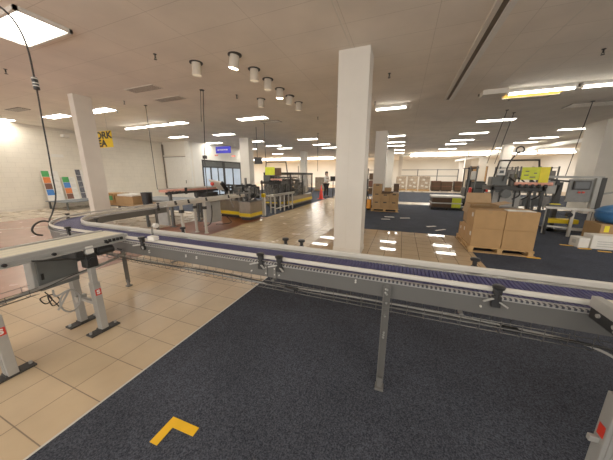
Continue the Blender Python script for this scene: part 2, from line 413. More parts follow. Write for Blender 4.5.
troffer('ceiling_light', 'partly hidden ceiling light just right of the left white column top', -9.75, 5.66, wy=.36)
troffer('ceiling_light', 'ceiling light at the far left picture edge over the block wall', -15.0, 5.1, wx=.7)
# deep recessed light above the feeder conveyor
t = thing('skylight_panel', 'large square bright recessed ceiling light at top left with cable passing', 'ceiling light', (-5.42, 2.32, H))
MB().box(-.56, .56, -.27, .26, -.012, -.002).build('diffuser', mat('lit_diffuser_near', (.9,.9,.85), .5, var=.01, emit=WARM, estr=6), t)
MB().box(-.6, -.56, -.31, .3, -.05, 0).box(.56, .6, -.31, .3, -.05, 0).box(-.6, .6, -.31, -.27, -.05, 0).box(-.6, .6, .26, .3, -.05, 0).build('frame', M_WHITE, t)
MB().bar((-.3, -.27, -.03), (-.42, .26, -.03), .012).build('clip', M_LGREY, t)
# tube fittings along the cove line
def strip(label, x0, x1, y, z=H-.02, hous=.07):
    t = thing('tube_light', label, 'tube light', ((x0+x1)/2, y, H), 0, 'bare tube lights along the cove')
    L = (x1-x0)/2
    MB().box(-L, L, -.05, .05, -hous, 0).build('housing', M_WHITE, t)
    MB().cyl((-L+.03, 0, -hous-.025), (L-.03, 0, -hous-.025), .028, 10).build('tube', M_TUBE, t, smooth=True)
    MB().box(-L, -L+.04, -.03, .03, -hous-.05, -hous).box(L-.04, L, -.03, .03, -hous-.05, -hous).build('lamp_holder', M_WHITE, t)
    return t
strip('tube light whose end meets the right side of the central white column', -1.0, -.06, 8.55)
strip('long tube light above the amber ceiling panel at upper right', 2.32, 3.66, 8.2)
strip('tube light running out of the picture at upper right', 3.74, 5.2, 8.2)
strip('left one of the two joined tube lights over the back wall', -12.0, -10.6, 7.9)
strip('right one of the two joined tube lights over the back wall', -10.55, -9.2, 7.85)
t = thing('fitting_cover', 'plain beige end box left of the tube light at upper right', 'cover', (2.0, 8.1, H))
MB().box(-.27, .27, -.16, .16, -.12, 0, .01).build('cover_box', M_TRIM, t)
MB().box(-.3, 3.2, .17, .2, -.06, 0).build('channel', M_DARKTRIM, t)
t = thing('amber_panel', 'glowing amber yellow ceiling panel beneath the tube light at right', 'light panel', (3.0, 8.62, H))
MB().box(-.58, .58, -.17, .17, -.05, -.03).build('diffuser', M_AMBER, t)
MB().box(-.62, .62, -.2, -.17, -.06, 0).box(-.62, .62, .17, .2, -.06, 0).build('frame', M_WHITE, t)
for i, (x0, x1, y) in enumerate(((.5, 2.9, 26.9), (3.0, 5.4, 26.9), (5.5, 7.9, 26.9), (8.0, 10.4, 26.9), (10.5, 12.9, 26.9))):
    t = thing('bulkhead_light', 'bright tube on the far bulkhead, %s from the left in its line' % ['first', 'second', 'third', 'fourth', 'fifth'][i], 'tube light', ((x0+x1)/2, y, 3.52), 0, 'tube lights along the far bulkhead')
    MB().box(-(x1-x0)/2, (x1-x0)/2, .06, .25, -.16, .16).build('housing', M_WHITE, t)
    MB().cyl((-(x1-x0)/2+.04, 0, -.12), ((x1-x0)/2-.04, 0, -.12), .05, 8).build('tube', M_LIGHTF, t)
for i in range(5):
    x0 = -22+i*3.6
    t = thing('bulkhead_light', 'bright tube on the far left bulkhead, %s from the left in its line' % ['first', 'second', 'third', 'fourth', 'fifth'][i], 'tube light', (x0+1.7, 28.8, 3.55), 0, 'tube lights along the far left bulkhead')
    MB().box(-1.7, 1.7, .06, .2, -.1, .13).build('housing', M_WHITE, t)
    MB().cyl((-1.65, 0, -.06), (1.65, 0, -.06), .045, 8).build('tube', M_LIGHTF, t)

# ceiling spot cans, vents, sprinklers
def spot(label, x, y, lit, tilt=(0,0)):
    t = thing('ceiling_spotlight', label, 'spotlight', (x, y, H), 0, 'spotlights in the ceiling')
    MB().lathe([(.125, -.001), (.125, -.012), (.10, -.014), (.10, -.001)], n=20).build('trim_ring', M_BLACKM, t, smooth=True)
    b = MB().lathe([(.08, -.005), (.088, -.06), (.092, -.21), (.085, -.215), (.07, -.17), (.05, -.05)], n=18)
    b.bm.transform(Matrix.Rotation(tilt[0], 4, 'X') @ Matrix.Rotation(tilt[1], 4, 'Y')); c = b.build('can', M_CAN, t, smooth=True)
    l = MB().lathe([(.0, -.195), (.05, -.205), (.083, -.213), (.078, -.222), (.0, -.235)], n=16)
    l.bm.transform(Matrix.Rotation(tilt[0], 4, 'X') @ Matrix.Rotation(tilt[1], 4, 'Y')); l.build('lamp', M_SPOTLIT if lit == 2 else M_SPOTDIM, c, smooth=True)
sp = [('unlit ceiling spotlight left of the one glowing brightly', -3.92, 4.12, 1), ('brightly glowing nearest ceiling spotlight in the row', -3.02, 4.13, 2),
      ('dim spotlight directly behind the brightly glowing one', -3.03, 4.77, 1), ('dim spotlight third along the main ceiling row', -3.04, 5.34, 0),
      ('small glowing spotlight fourth along the main ceiling row', -3.08, 6.0, 2), ('tilted dark spotlight fifth along the main ceiling row', -3.08, 6.6, 0),
      ('farthest spotlight of the main ceiling row', -3.1, 7.25, 1), ('pale spotlight standing left of the main ceiling row', -3.97, 6.55, 0)]
for i, (l, x, y, lit) in enumerate(sp): spot(l, x, y, lit, (.12 if i == 5 else .05, (.25 if i in (1, 5) else .06)))
spl = [('above the left feeder area in open ceiling', -4.35, 3.59), ('at far left edge near the bright square panel', -7.84, 2.92), ('just right of the left white column', -9.15, 5.85),
       ('beside the left column and further right', -7.86, 5.26), ('behind the hanging cord at upper left', -4.4, 6.0), ('at upper right picture edge', 3.04, 6.26),
       ('right of the central column above its tube light', -.95, 8.0), ('close to the upper right side of the central column', -.45, 6.0), ('left of the central column far along', -3.15, 9.2)]
for l, x, y in spl:
    t = thing('ceiling_sprinkler', 'small dark sprinkler head ' + l, 'sprinkler', (x, y, H), 0, 'sprinkler heads')
    MB().lathe([(.03, 0), (.03, -.008), (.012, -.012), (.012, -.06), (.006, -.065)], n=10).build('stem', M_BLACKM, t)
    MB().lathe([(.028, -.085), (.028, -.09), (.004, -.094)], n=10).bar((-.02, 0, -.055), (-.014, 0, -.088), .006).bar((.02, 0, -.055), (.014, 0, -.088), .006).build('deflector', M_BLACKM, t)
def vent(label, x, y, wx, wy, m=M_TRIM):
    t = thing('ceiling_vent', label, 'vent', (x, y, H), 0, 'slotted ceiling vents')
    MB().box(-wx/2, wx/2, -wy/2, wy/2, -.012, 0).build('frame', m, t)
    s = MB(); n = max(3, int(wy/.05))
    for k in range(n):
        yy = -wy/2+.02+(wy-.04)*(k+.5)/n
        s.box(-wx/2+.02, wx/2-.02, yy-.006, yy+.006, -.018, -.012)
    s.build('slats', M_DARKTRIM if m is M_TRIM else M_TRIM, t)
vent('pale slotted vent left of the spotlights and nearer the camera', -6.3, 4.75, 1.0, .3)
vent('pale slotted vent left of the spotlights and further away', -6.4, 5.6, 1.0, .3)
vent('dark vent beside the ceiling light over the aisle', -5.2, 9.3, .8, .4, M_DARKTRIM)
vent('dark vent at far left edge over the block wall', -12.2, 4.6, .9, .3, M_DARKTRIM)
vent('dark vent plate under the amber panel at right', 3.1, 9.05, .9, .35, M_DARKTRIM)
vent('dark vent near the right picture edge below the tube light', 5.4, 10.6, 1.6, .6, M_DARKTRIM)

# ------------------------------------------------------------------ main blue belt conveyor
CX, CY, RO = -3.95, 2.85, 1.25
XR, YE = 2.9, 3.82
def lane(step_s=.5, step_a=12):
    out = []
    n = int((XR-CX)/step_s)
    for i in range(n+1): out.append((Vector((XR+(CX-XR)*i/n, 1.60, 0)), Vector((0, 1, 0))))
    for i in range(1, step_a+1):
        a = -PI/2-PI/2*i/step_a
        out.append((Vector((CX+RO*math.cos(a), CY+RO*math.sin(a), 0)), Vector((-math.cos(a), -math.sin(a), 0))))
    out.append((Vector((CX-RO, YE, 0)), Vector((1, 0, 0))))
    return out
def lane_at(s):
    L1 = XR-CX; L2 = RO*PI/2
    if s < L1: return Vector((XR-s, 1.60, 0)), Vector((0, 1, 0))
    if s < L1+L2:
        a = -PI/2-(s-L1)/RO
        return Vector((CX+RO*math.cos(a), CY+RO*math.sin(a), 0)), Vector((-math.cos(a), -math.sin(a), 0))
    return Vector((CX-RO, CY+(s-L1-L2), 0)), Vector((1, 0, 0))
LT = XR-CX+RO*PI/2+(YE-CY)
mc = thing('belt_conveyor', 'long grey framed conveyor with purple blue slatted belt curving away at left', 'conveyor', (-.03, 1.78, 0))
P24 = lane(.5, 24)
b = MB(); s = 0; rings = []
pitch = .0254
while s < LT:
    for ds, dz in ((0, -.007), (.003, 0), (pitch-.005, 0), (pitch-.002, -.007)):
        p, n = lane_at(min(s+ds, LT))
        rings.append([b.bm.verts.new((p.x+n.x*d, p.y+n.y*d, z)) for d, z in ((.034, .842), (.034, .862+dz), (.316, .862+dz), (.316, .842))])
    s += pitch
for A, B_ in zip(rings, rings[1:]):
    for k in range(4): b.bm.faces.new([A[k], A[(k+1)%4], B_[(k+1)%4], B_[k]])
b.build('belt', M_BELT, mc, True)
MB().sweep(P24, [(0, .737), (.004, .737), (.004, .850), (0, .850)]).build('side_plate', M_PLATE, mc, True)
MB().sweep(P24, [(.346, .737), (.35, .737), (.35, .850), (.346, .850)]).build('side_plate', M_PLATE, mc, True)
MB().sweep(P24, [(-.010, .848), (.030, .848), (.030, .864), (-.010, .864)]).build('frame_lip', M_LIP, mc, True, label='light aluminium lip along the near frame edge')
MB().sweep(P24, [(.320, .848), (.360, .848), (.360, .864), (.320, .864)]).build('frame_lip', M_ALU, mc, True)
MB().sweep(P24, [(.008, .740), (.342, .740), (.342, .744), (.008, .744)]).build('return_pan', M_DGREY, mc, True)
# row of dark openings in the near lip where the belt links show
s = .05; b = MB()
while s < LT-.1:
    p, n = lane_at(s); q, n2 = lane_at(s+.013)
    v = [(p.x+n.x*d, p.y+n.y*d, z) for d, z in ((-.0115, .855), (-.0115, .8655), (.010, .8655))] + [(q.x+n2.x*d, q.y+n2.y*d, z) for d, z in ((-.0115, .855), (-.0115, .8655), (.010, .8655))]
    b._add(v, [(0, 1, 4, 3), (1, 2, 5, 4)]); s += .0254
b.build('link_slots', M_DARKSLOT, mc, True)['kind'] = 'stuff'
def rrect(d0, d1, z0, z1, r): return [(d0, z0+r), (d0+r, z0), (d1-r, z0), (d1, z0+r), (d1, z1-r), (d1-r, z1), (d0+r, z1), (d0, z1-r)]
MB().sweep(P24, rrect(.004, .028, .888, .918, .007)).build('guide_rail', M_RAIL, mc, True, smooth=True)
MB().sweep(P24, rrect(.324, .348, .874, .921, .008)).build('guide_rail', M_RAIL, mc, True, smooth=True)
def clamp(p, n, far=False):
    """bracket carrying the guide rail; n points to the belt"""
    dz = .03 if far else 0; x, y = p; M = Matrix(((n[1], n[0], 0, x), (-n[0], n[1], 0, y), (0, 0, 1, 0), (0, 0, 0, 1)))
    b = MB()
    b.box(-.024, .024, -.028, -.002, .805, .875, .005).cyl((0, -.018, .86), (0, -.018, .93+dz), .015, 10)
    b.box(-.02, .02, -.03, .004, .885, .915, .003).cyl((0, -.018, .90), (0, .008, .90), .007, 8)
    b.bm.transform(M); o = b.build('guide_clamp', M_BLACK, mc, True)
    k = MB().lathe([(.013, .91+dz), (.015, .918+dz), (.030, .922+dz), (.033, .936+dz), (.026, .942+dz), (.0, .944+dz)], (0, -.018, 0), 12)
    k.bm.transform(M); k.build('knob', M_BLACK, o, True, smooth=True)
    if not far:
        r = MB().cyl((-.012, -.02, .86), (-.075, -.065, .853), .006, 8).bar((.012, -.03, .845), (.05, -.05, .826), .014, .004)
        r.bm.transform(M); r.build('rod', M_ALU, o, True, label='bright steel rod')
for x in (-1.02, -.85, .565, -2.42, -3.72, 2.1): clamp((x, 1.60), (0, 1))
for x in (-.99, -.825, .54, -2.3): clamp((x, 1.965), (0, -1), True)
a = -PI/2-PI*.32
clamp((CX+RO*math.cos(a), CY+RO*math.sin(a)), (-math.cos(a), -math.sin(a)))
clamp((-4.83, 3.6), (-1, 0), True); clamp((-3.9, 1.965), (0, -1), True)
# joints in the side plate with bolts
b = MB()
for x in (-.98, -.90):
    b.box(x-.012, x+.012, 1.592, 1.60, .742, .846)
b.build('splice_plate', M_STEEL, mc, True)
b = MB()
for x, z in ((-.98, .82), (-.98, .77), (-.90, .82), (-.90, .77), (-.25, .83), (-.25, .815), (-1.85, .80), (-1.85, .815), (-1.72, .80), (-1.72, .815), (-.045, .80), (-.045, .775), (.50, .79), (-2.35, .80), (-2.35, .78), (-1.12, .77), (-.86, .77)):
    b.cyl((x, 1.60, z), (x, 1.590, z), .006, 8)
b.build('bolts', M_LGREY, mc, True)
# legs: slotted steel channel
def leg(x, y0, z1=.83, mats=M_STEEL, name='leg'):
    b = MB(); w = .024
    b.box(x-w, x-w+.004, y0-.03, y0, .06, z1).box(x+w-.004, x+w, y0-.03, y0, .06, z1).box(x-w, x+w, y0-.004, y0, .06, z1)
    b.box(x-w+.006, x+w-.006, y0-.026, y0-.006, 0.02, .10).box(x-.03, x+.03, y0-.045, y0+.02, 0, .02, .003)
    o = b.build(name, mats, mc, True)
    c = MB()
    for z in (.80, .765, .70, .60, .47, .45, .43, .09):
        c.cyl((x+random.uniform(-.006, .006), y0-.005, z), (x+.002, y0-.014, z), .007, 8)
    c.build('leg_bolts', M_ALU, o, True)
leg(-.035, 1.60); leg(-3.52, 2.04); leg(1.95, 1.60); leg(-4.83, 3.56)
# wire cable tray below the frame
ct = thing('wire_cable_tray', 'wire mesh cable tray hanging under the near side of the blue belt conveyor', 'cable tray', (-1, 1.65, .65))
b = MB(); X0, X1 = -3.6, 2.6
for y, z in ((1.56, .725), (1.56, .69), (1.57, .655), (1.63, .648), (1.69, .655), (1.70, .69), (1.70, .725)): b.tube([(X0, y, z), (X1, y, z)], .0022, 5)
b.build('long_wires', M_WIRE, ct, True)
b = MB(); x = X0
while x < X1:
    b.tube([(x, 1.56, .735), (x, 1.56, .662), (x, 1.572, .648), (x, 1.69, .648), (x, 1.70, .662), (x, 1.70, .735)], .0022, 5); x += .10
b.build('cross_wires', M_WIRE, ct, True)['kind'] = 'stuff'
b = MB()
for x in (-3.2, -2.0, -.9, .4, 1.6): b.box(x-.01, x+.01, 1.555, 1.705, .728, .74)
b.build('hanger', M_STEEL, ct, True)
def cable(label, pts, r, m=M_RUBBER, name='cable', group=None, n=8):
    o = MB().tube(smooth_path(pts, n), r, 7).build(name, m, smooth=True); return tag(o, label, 'cable', group)
cable('black cable lying along the wire tray under the conveyor', [(-3.5, 1.64, .662), (-2.5, 1.60, .664), (-1.5, 1.66, .662), (-.6, 1.6, .664), (.3, 1.63, .662), (.72, 1.6, .668), (1.1, 1.56, .68), (1.25, 1.50, .62), (1.33, 1.36, .56), (1.5, 1.2, .55)], .008)
cable('pale grey cable lying along the wire tray under the conveyor', [(-3.4, 1.66, .66), (-2.2, 1.64, .66), (-1.2, 1.62, .66), (-.2, 1.67, .66), (.8, 1.64, .66), (1.05, 1.55, .665), (1.16, 1.44, .58), (1.35, 1.25, .5)], .007, M_GCABLE)
o = MB().box(.62, .70, 1.575, 1.61, .665, .69, .006).cyl((.60, 1.592, .677), (.72, 1.592, .677), .009, 8).build('cable_connector', M_BLACK); tag(o, 'small black inline connector lying in the wire tray at right', 'connector')
o = MB().box(-.80, -.68, 1.555, 1.58, .675, .70, .005).cyl((-.78, 1.555, .69), (-.70, 1.54, .69), .012, 8).build('cable_clip', M_BLACK); tag(o, 'black clip on the wire tray below the paired guide knobs', 'clip')
# sensor with two antennas on the belt near the feeder
t = thing('belt_sensor', 'small pale photo sensor block with thin upright wires beside blue belt', 'sensor', (-2.27, 1.6, .92))
MB().box(-.045, .045, -.03, .03, .0, .04, .006).build('body', M_WHITE, t)
MB().tube([(-.05, .03, .03), (-.052, .03, .19)], .003, 6).tube([(-.035, .03, .03), (-.04, .035, .13)], .003, 6).build('wires', M_BLACK, t)
t = thing('reflector_holder', 'white round reflector on a stem across the blue belt', 'reflector', (-2.72, 1.98, .90))
MB().cyl((0, 0, 0), (0, 0, .05), .006, 8).build('stem', M_BLACK, t)
MB().cyl((-.02, -.01, .06), (.02, -.01, .06), .028, 14).build('disc', M_WHITE, t)

# ------------------------------------------------------------------ left feeder conveyor
fc = thing('feeder_conveyor', 'aluminium feeder conveyor with cream belt and leg pairs at lower left', 'conveyor', (-2.9, .9, 0))
FX0, FX1, FY0, FY1 = -3.07, -2.70, -1.6, 1.60
MB().box(FX0+.03, FX1-.035, FY0, FY1, .925, .945, .006).build('belt', M_CREAMBELT, fc, True)
b = MB()
for x in (FX0+.13, FX0+.22): b.box(x-.002, x+.002, FY0, FY1-.02, .9445, .9465)
b.build('belt_seams', M_LGREY, fc, True)
b = MB().box(FX1-.035, FX1, FY0, FY1, .885, .952, .004).box(FX1, FX1+.006, FY0, FY1-.06, .905, .918).box(FX1-.02, FX1+.012, FY0, FY1, .874, .886)
b.build('side_rail', M_ALU, fc, True)
MB().box(FX0, FX0+.035, FY0, FY1-.02, .885, .958, .004).build('side_rail', M_ALU, fc, True)
MB().box(FX0+.02, FX1-.03, FY0, FY1-.05, .868, .888).build('bed', M_GREY, fc, True)
MB().box(FX0, FX1+.01, FY1, FY1+.025, .905, .945, .006).build('nose_roller_cover', M_ALU, fc, True)
b = MB()
for k in range(5): b.box(FX1-.005, FX1+.018, FY1-.20+k*.036, FY1-.176+k*.036, .895, .925, .003)
b.build('nose_screws', M_BLACK, fc, True)
for y in (.74, 1.02, 1.42): 
    MB().cyl((FX1, y, .90), (FX1+.022, y, .90), .014, 12).build('knob', M_BLACK, fc, True, smooth=True)
def feeder_leg(x, y, sgn, wide=.075, near=True):
    b = MB().box(x-wide/2, x+wide/2, y-.03, y+.03, .02, .53, .004)
    for dx in (-.02, .0, .02): b.box(x+dx-.004, x+dx+.004, y-.034, y-.03, .03, .52)
    o = b.build('leg', M_ALU, fc, True)
    i = MB().box(x-.028, x+.028, y-.022, y+.022, .5, .90, .003).box(x-.006, x+.006, y-.026, y-.022, .5, .86); i.build('inner_tube', M_ALU, o, True)
    MB().box(x-.048, x+.048, y-.048, y+.048, .69, .82, .008).cyl((x+.048, y, .755), (x+.062, y, .755), .034, 14).build('clamp_block', M_BLACK, o, True)
    MB().box(x-.05, x+.05, y-.13, y+.13, 0, .018, .004).box(x-.045, x+.045, y-.04, y+.04, .018, .03).build('foot_plate', M_BLACKM, o, True)
    f = MB()
    for dy in (-.11, .11): f.cyl((x, y+dy, .018), (x, y+dy, .04), .012, 8)
    f.build('foot_bolts', M_ALU, o, True)
    return o
l1 = feeder_leg(-2.735, 1.27, 1); l2 = feeder_leg(-3.09, 1.27, 1)
l3 = feeder_leg(-2.77, .64, 1, .10); l4 = feeder_leg(-3.12, .58, 1)
# red square decals with a pale bent stroke on the two near legs
for lg, x, y, z in ((l1, -2.735, 1.27, .43), (l3, -2.77, .64, .40)):
    xf = x+(.0375 if z > .42 else .05); MB().box(xf, xf+.002, y-.025, y+.025, z-.032, z+.032).build('red_decal', M_REDP, lg, True)
    text_mesh('decal_letter', 'S', .055, M_WHITE, lg, Matrix.Translation((xf+.003, y, z)) @ Matrix.Rotation(PI/2, 4, 'Z') @ Matrix.Rotation(PI/2, 4, 'X'))
MB().bar((-3.06, 1.27, .30), (-2.77, 1.27, .30), .035, .03).box(-3.05, -3.0, 1.23, 1.31, .27, .33).build('cross_tie', M_ALU, fc, True)
MB().bar((-3.08, .60, .30), (-2.81, .62, .30), .035, .03).build('cross_tie', M_ALU, fc, True)
MB().bar((-2.685, .88, .885), (-2.70, 1.24, .79), .022, .012).build('brace', M_BLACKM, fc, True)
MB().box(-2.95, -2.70, 1.16, 1.225, .78, .868, .01).build('drive_motor', M_BLACK, fc, True)
MB().cyl((-2.72, 1.34, .82), (-2.72, 1.47, .82), .04, 14).box(-2.92, -2.70, 1.33, 1.45, .785, .868, .008).build('drive_motor', M_BLACK, fc, True)
MB().box(-2.75, -2.69, 1.24, 1.30, .83, .90, .003).build('leg_bracket', M_WHITE, fc, True)
# grey control cabinet slung under the feeder
t = thing('control_box', 'grey electrical cabinet with dark door under the cream feeder conveyor', 'electrical box', (-3.25, 1.12, .46))
M = Matrix.Translation((-3.10, 1.12, .66)) @ Euler((.0, .10, .06)).to_matrix().to_4x4()
b = MB().box(-.03, .09, -.16, .17, -.145, .15, .008); b.bm.transform(M); bx = b.build('cabinet', M_GREY, t, True)
b = MB().box(.09, .112, -.135, .165, -.14, .145, .005); b.bm.transform(M); dd = b.build('door', M_DOOR, t, True, label='dark grey cabinet door')
b = MB().box(.112, .122, -.12, -.10, -.03, .03, .002); b.bm.transform(M); b.build('latch', M_BLACK, dd, True)
b = MB().bar((-.05, -.05, .15), (-.05, -.05, .26), .03, .004).bar((-.05, .1, .15), (-.05, .1, .26), .03, .004); b.bm.transform(M); b.build('hanger', M_ALU, t, True)
# conduit / wire basket running below the feeder toward the conveyor leg
t = thing('cable_conduit', 'wire basket with grey conduit slung under the feeder conveyor at left', 'cable conduit', (-2.95, 1, .55))
b = MB().tube(smooth_path([(-3.0, -.4, .50), (-3.0, .3, .515), (-2.98, .75, .53), (-2.97, 1.0, .56), (-2.97, 1.35, .59), (-3.1, 1.75, .60), (-3.3, 1.95, .63)]), .016, 8)
b.build('conduit', M_GCABLE, t, True, smooth=True)
b = MB()
for dx, dz in ((-.07, .06), (.07, .06), (-.07, 0), (.07, 0), (0, -.02)):
    b.tube([(-3.0+dx, -.6, .50+dz), (-2.98+dx, .95, .525+dz)], .0025, 5)
for k in range(11):
    y = -.5+k*.14; z = .50+.025*(y+.6)/1.55
    b.tube([(-3.0-.07, y, z+.06), (-3.0-.07, y, z), (-3.0, y, z-.02), (-2.93, y, z), (-2.93, y, z+.06)], .0025, 5)
b.build('wire_basket', M_WIRE, t, True)
cable('black cables bundled along the conduit below the control cabinet', [(-2.95, .2, .53), (-2.94, .7, .55), (-2.9, .95, .56), (-2.92, 1.2, .60), (-3.0, 1.5, .60)], .004)
th = [2*PI*k/22 for k in range(23)]
cable('grey cable coiled in a large hanging loop below the control cabinet', [(-2.86, 1.02, .54), (-2.84, 1.02, .48)]+[(-2.82+.02*k/22, 1.10+.075*math.sin(a)-.0, .40+.105*math.cos(a)) for k, a in enumerate(th)]+[(-2.8, 1.0, .36)], .008, M_GCABLE, n=4)
cable('thin black cable tangle hanging beside the coiled grey cable', [(-2.9, .98, .53), (-2.86, 1.0, .46), (-2.85, .95, .44), (-2.86, .93, .50), (-2.85, 1.01, .50), (-2.84, 1.04, .43), (-2.85, .99, .40), (-2.86, .98, .50), (-2.85, 1.03, .37)], .005)
cable('thin black cable sagging below the feeder end towards the conveyor leg', [(-2.72, 1.52, .80), (-2.9, 1.7, .70), (-3.1, 1.85, .64), (-3.3, 1.9, .68), (-3.45, 1.98, .76)], .006)

# ------------------------------------------------------------------ right feeder conveyor (cut by the picture edge)
rf = thing('outfeed_conveyor', 'end of aluminium conveyor with dark side crossing the right picture edge', 'conveyor', (1.15, 1.0, 0))
MB().box(.985, 1.40, -1.2, 1.575, .93, .95, .005).build('belt', M_CREAMBELT, rf, True)
MB().box(.945, .985, -1.2, 1.57, .905, .962, .004).build('side_rail', M_ALU, rf, True)
MB().box(1.40, 1.44, -1.2, 1.57, .89, .962, .004).build('side_rail', M_ALU, rf, True)
b = MB().box(.950, .975, 1.05, 1.565, .845, .905, .006); b.build('side_cover', M_BLACK, rf, True)
b = MB()
for y in (1.50, 1.40, 1.30): b.cyl((.95, y, .885), (.941, y, .885), .010, 10)
b.box(.944, .95, 1.26, 1.40, .858, .866); b.build('side_bolts', M_ALU, rf, True)
MB().box(.97, 1.42, -1.2, 1.5, .85, .89).build('bed', M_GREY, rf, True)
b = MB().box(.935, 1.015, 1.26, 1.32, .02, .62, .004).box(.95, 1.0, 1.27, 1.31, .6, .87)
for dx in (-.02, .0, .02): b.box(.975+dx-.004, .975+dx+.004, 1.256, 1.26, .03, .6)
lg = b.build('leg', M_ALU, rf, True)
MB().box(.925, 1.025, 1.16, 1.42, 0, .018, .004).build('foot_plate', M_BLACKM, lg, True)
MB().box(.932, .934, 1.27, 1.305, .40, .46).build('red_decal', M_REDP, lg, True)
MB().box(.90, .935, 1.28, 1.30, .36, .39, .003).build('clip', M_ALU, lg, True)
MB().box(1.36, 1.44, 1.17, 1.23, .02, .87, .004).build('leg', M_ALU, rf, True)
MB().bar((1.0, 1.2, .3), (1.37, 1.2, .3), .035, .03).build('cross_tie', M_ALU, rf, True)

# ------------------------------------------------------------------ floor mark and hanging cables
o = MB().prism([(-1.272, .858), (-1.272, .694), (-1.216, .696), (-1.218, .806), (-1.058, .812), (-1.062, .864)], .004, .008).build('floor_marker', M_YELLOW)
tag(o, 'yellow L shaped corner tape mark stuck on the charcoal carpet', 'floor marking')
t = thing('hanging_power_cord', 'black power cord hanging from the ceiling past the bright panel at left', 'cord', (-4.6, 1.9, H))
pts = [(-5.3, 1.45, H-.005), (-5.05, 1.6, H-.03), (-4.85, 1.78, H-.06), (-4.72, 1.92, H-.2), (-4.67, 1.99, 3.2), (-4.66, 1.99, 2.80)]
MB().tube(smooth_path(pts), .011, 8).build('upper_cord', M_RUBBER, t, True, smooth=True)
pts = [(-4.66, 1.99, 2.66), (-4.65, 1.97, 2.3), (-4.63, 1.95, 1.9), (-4.62, 1.93, 1.55), (-4.63, 1.92, 1.25), (-4.65, 1.85, 1.02), (-4.66, 1.80, .90), (-4.66, 1.80, .70)]
MB().tube(smooth_path(pts), .009, 8).build('lower_cord', M_RUBBER, t, True, smooth=True)
c = MB().lathe([(.022, 2.66), (.032, 2.665), (.032, 2.81), (.022, 2.815)], (-4.66, 1.99, 0), 12).build('plug_connector', M_BLACK, t, True, smooth=True)
b = MB()
for z in (2.70, 2.735, 2.79): b.lathe([(.033, z), (.035, z+.001), (.035, z+.012), (.033, z+.013)], (-4.66, 1.99, 0), 12)
b.build('white_bands', M_WHITE, c, True)
lp = [(-4.56, 1.66, .74), (-4.52, 1.59, .77), (-4.50, 1.555, .83), (-4.50, 1.575, .89), (-4.52, 1.64, .93), (-4.55, 1.72, .93), (-4.6, 1.80, .88)]
cable('thick black hose looping up beside the curved conveyor end', smooth_path(lp, 4), .012, name='hose', n=3)
# two drop cords with a plug over the far end of the transfer conveyor
t = thing('drop_cord', 'pair of black drop cords hanging behind the curved conveyor to the machines', 'cord', (-4.96, 5.2, H))
MB().tube([(-4.96, 5.37, H-.01), (-4.95, 5.22, 2.05)], .010, 7).tube([(-5.02, 5.34, H-.01), (-4.97, 5.22, 2.9)], .007, 7).build('cord', M_RUBBER, t, True)
MB().tube([(-4.955, 5.2, 2.05), (-4.96, 5.2, 1.05)], .011, 7).build('lower_cord', M_RUBBER, t, True)
MB().box(-5.0, -4.9, 5.17, 5.25, 1.97, 2.06, .01).build('plug', M_BLACK, t, True)
MB().lathe([(.06, -.002), (.06, -.015), (.02, -.02)], (-4.98, 5.35, H), 12).build('ceiling_rose', M_BLACKM, t, True)
for lbl, x, y, z0 in (('thin dark cord hanging over the machine with the lime sheet', -5.6, 9.42, 2.1), ('thin dark drop cord at right reaching the packing station', 4.99, 10.2, 1.55),
                 ('first of two slanting cords above the labelling machine', 3.05, 10.5, 1.95), ('second of two slanting cords above the labelling machine', 3.4, 11.0, 1.95),
                 ('dark cord left of the folding door reaching the pink rail line', -6.95, 5.25, 1.12), ('thin far cord hanging above the enclosed machine', -4.3, 12.6, 1.75)):
    dx = -.45 if 'slanting' in lbl or 'drop cord at right' in lbl else 0
    top = (x, y, H-.005); 
    if 'left of the folding' in lbl: top = (-7.7, 5.8, H-.005)
    t = thing('ceiling_cable', lbl, 'cord', top)
    MB().tube([top, (x+dx, y-.5 if dx else y, z0)], .011 if y > 8 else .008, 6).build('cord', M_RUBBER, t, True)
    MB().lathe([(.05, 0), (.05, -.012), (.015, -.016)], top, 10).build('ceiling_rose', M_BLACKM, t, True)

# ------------------------------------------------------------------ signs and posters on the left
t = thing('work_area_sign', 'yellow hanging sign with black WORK AREA lettering behind the left column', 'sign', (-9.3, 5.35, 2.45))
S = Matrix.Translation((-9.3, 5.35, 2.68))
b = MB().box(-.85, .47, -.008, .008, -.25, .26, .003); b.bm.transform(S); pn = b.build('panel', M_YBAND, t, True)
R90 = Matrix.Rotation(PI/2, 4, 'X')
text_mesh('lettering', 'WORK', .29, M_TEXTK, pn, S @ Matrix.Translation((-.14, -.011, .12)) @ R90, sx=1.35)
text_mesh('lettering', 'AREA', .29, M_TEXTK, pn, S @ Matrix.Translation((-.30, -.011, -.125)) @ R90, sx=1.3)
for xx in (-9.8, -9.0): MB().tube([(xx, 5.35, 2.92), (xx, 5.35, H)], .004, 5).build('hanging_wire', M_ALU, t, True)
t = thing('blue_sign', 'dark blue hanging sign with faint white lettering over the shop front', 'sign', (-10.2, 12.0, 2.8))
b = MB().box(-10.5, -9.43, 11.98, 12.02, 2.80, 3.18, .004).build('panel', M_BLUESIGN, t, True)
l = MB()
for k, (x, ww) in enumerate(((-10.37, .12), (-10.22, .1), (-10.09, .16), (-9.9, .1), (-9.77, .14))): l.box(x, x+ww, 11.974, 11.98, 2.96+.01*(k % 2), 3.02)
l.build('lettering', M_LGREY, b, True)
l = MB().box(-10.62, -10.37, 11.98, 12.0, 2.66, 2.74).build('red_mark', M_REDTXT, t, True)
MB().box(-9.39, -9.13, 11.98, 12.0, 2.58, 2.66).build('red_mark', M_REDTXT, t, True)
MB().bar((-10.47, 12, 2.8), (-10.47, 12, 2.74), .01).build('mark_hanger', M_ALU, t, True)
MB().bar((-9.45, 12, 2.8), (-9.37, 12, 2.66), .01).build('mark_hanger', M_ALU, t, True)
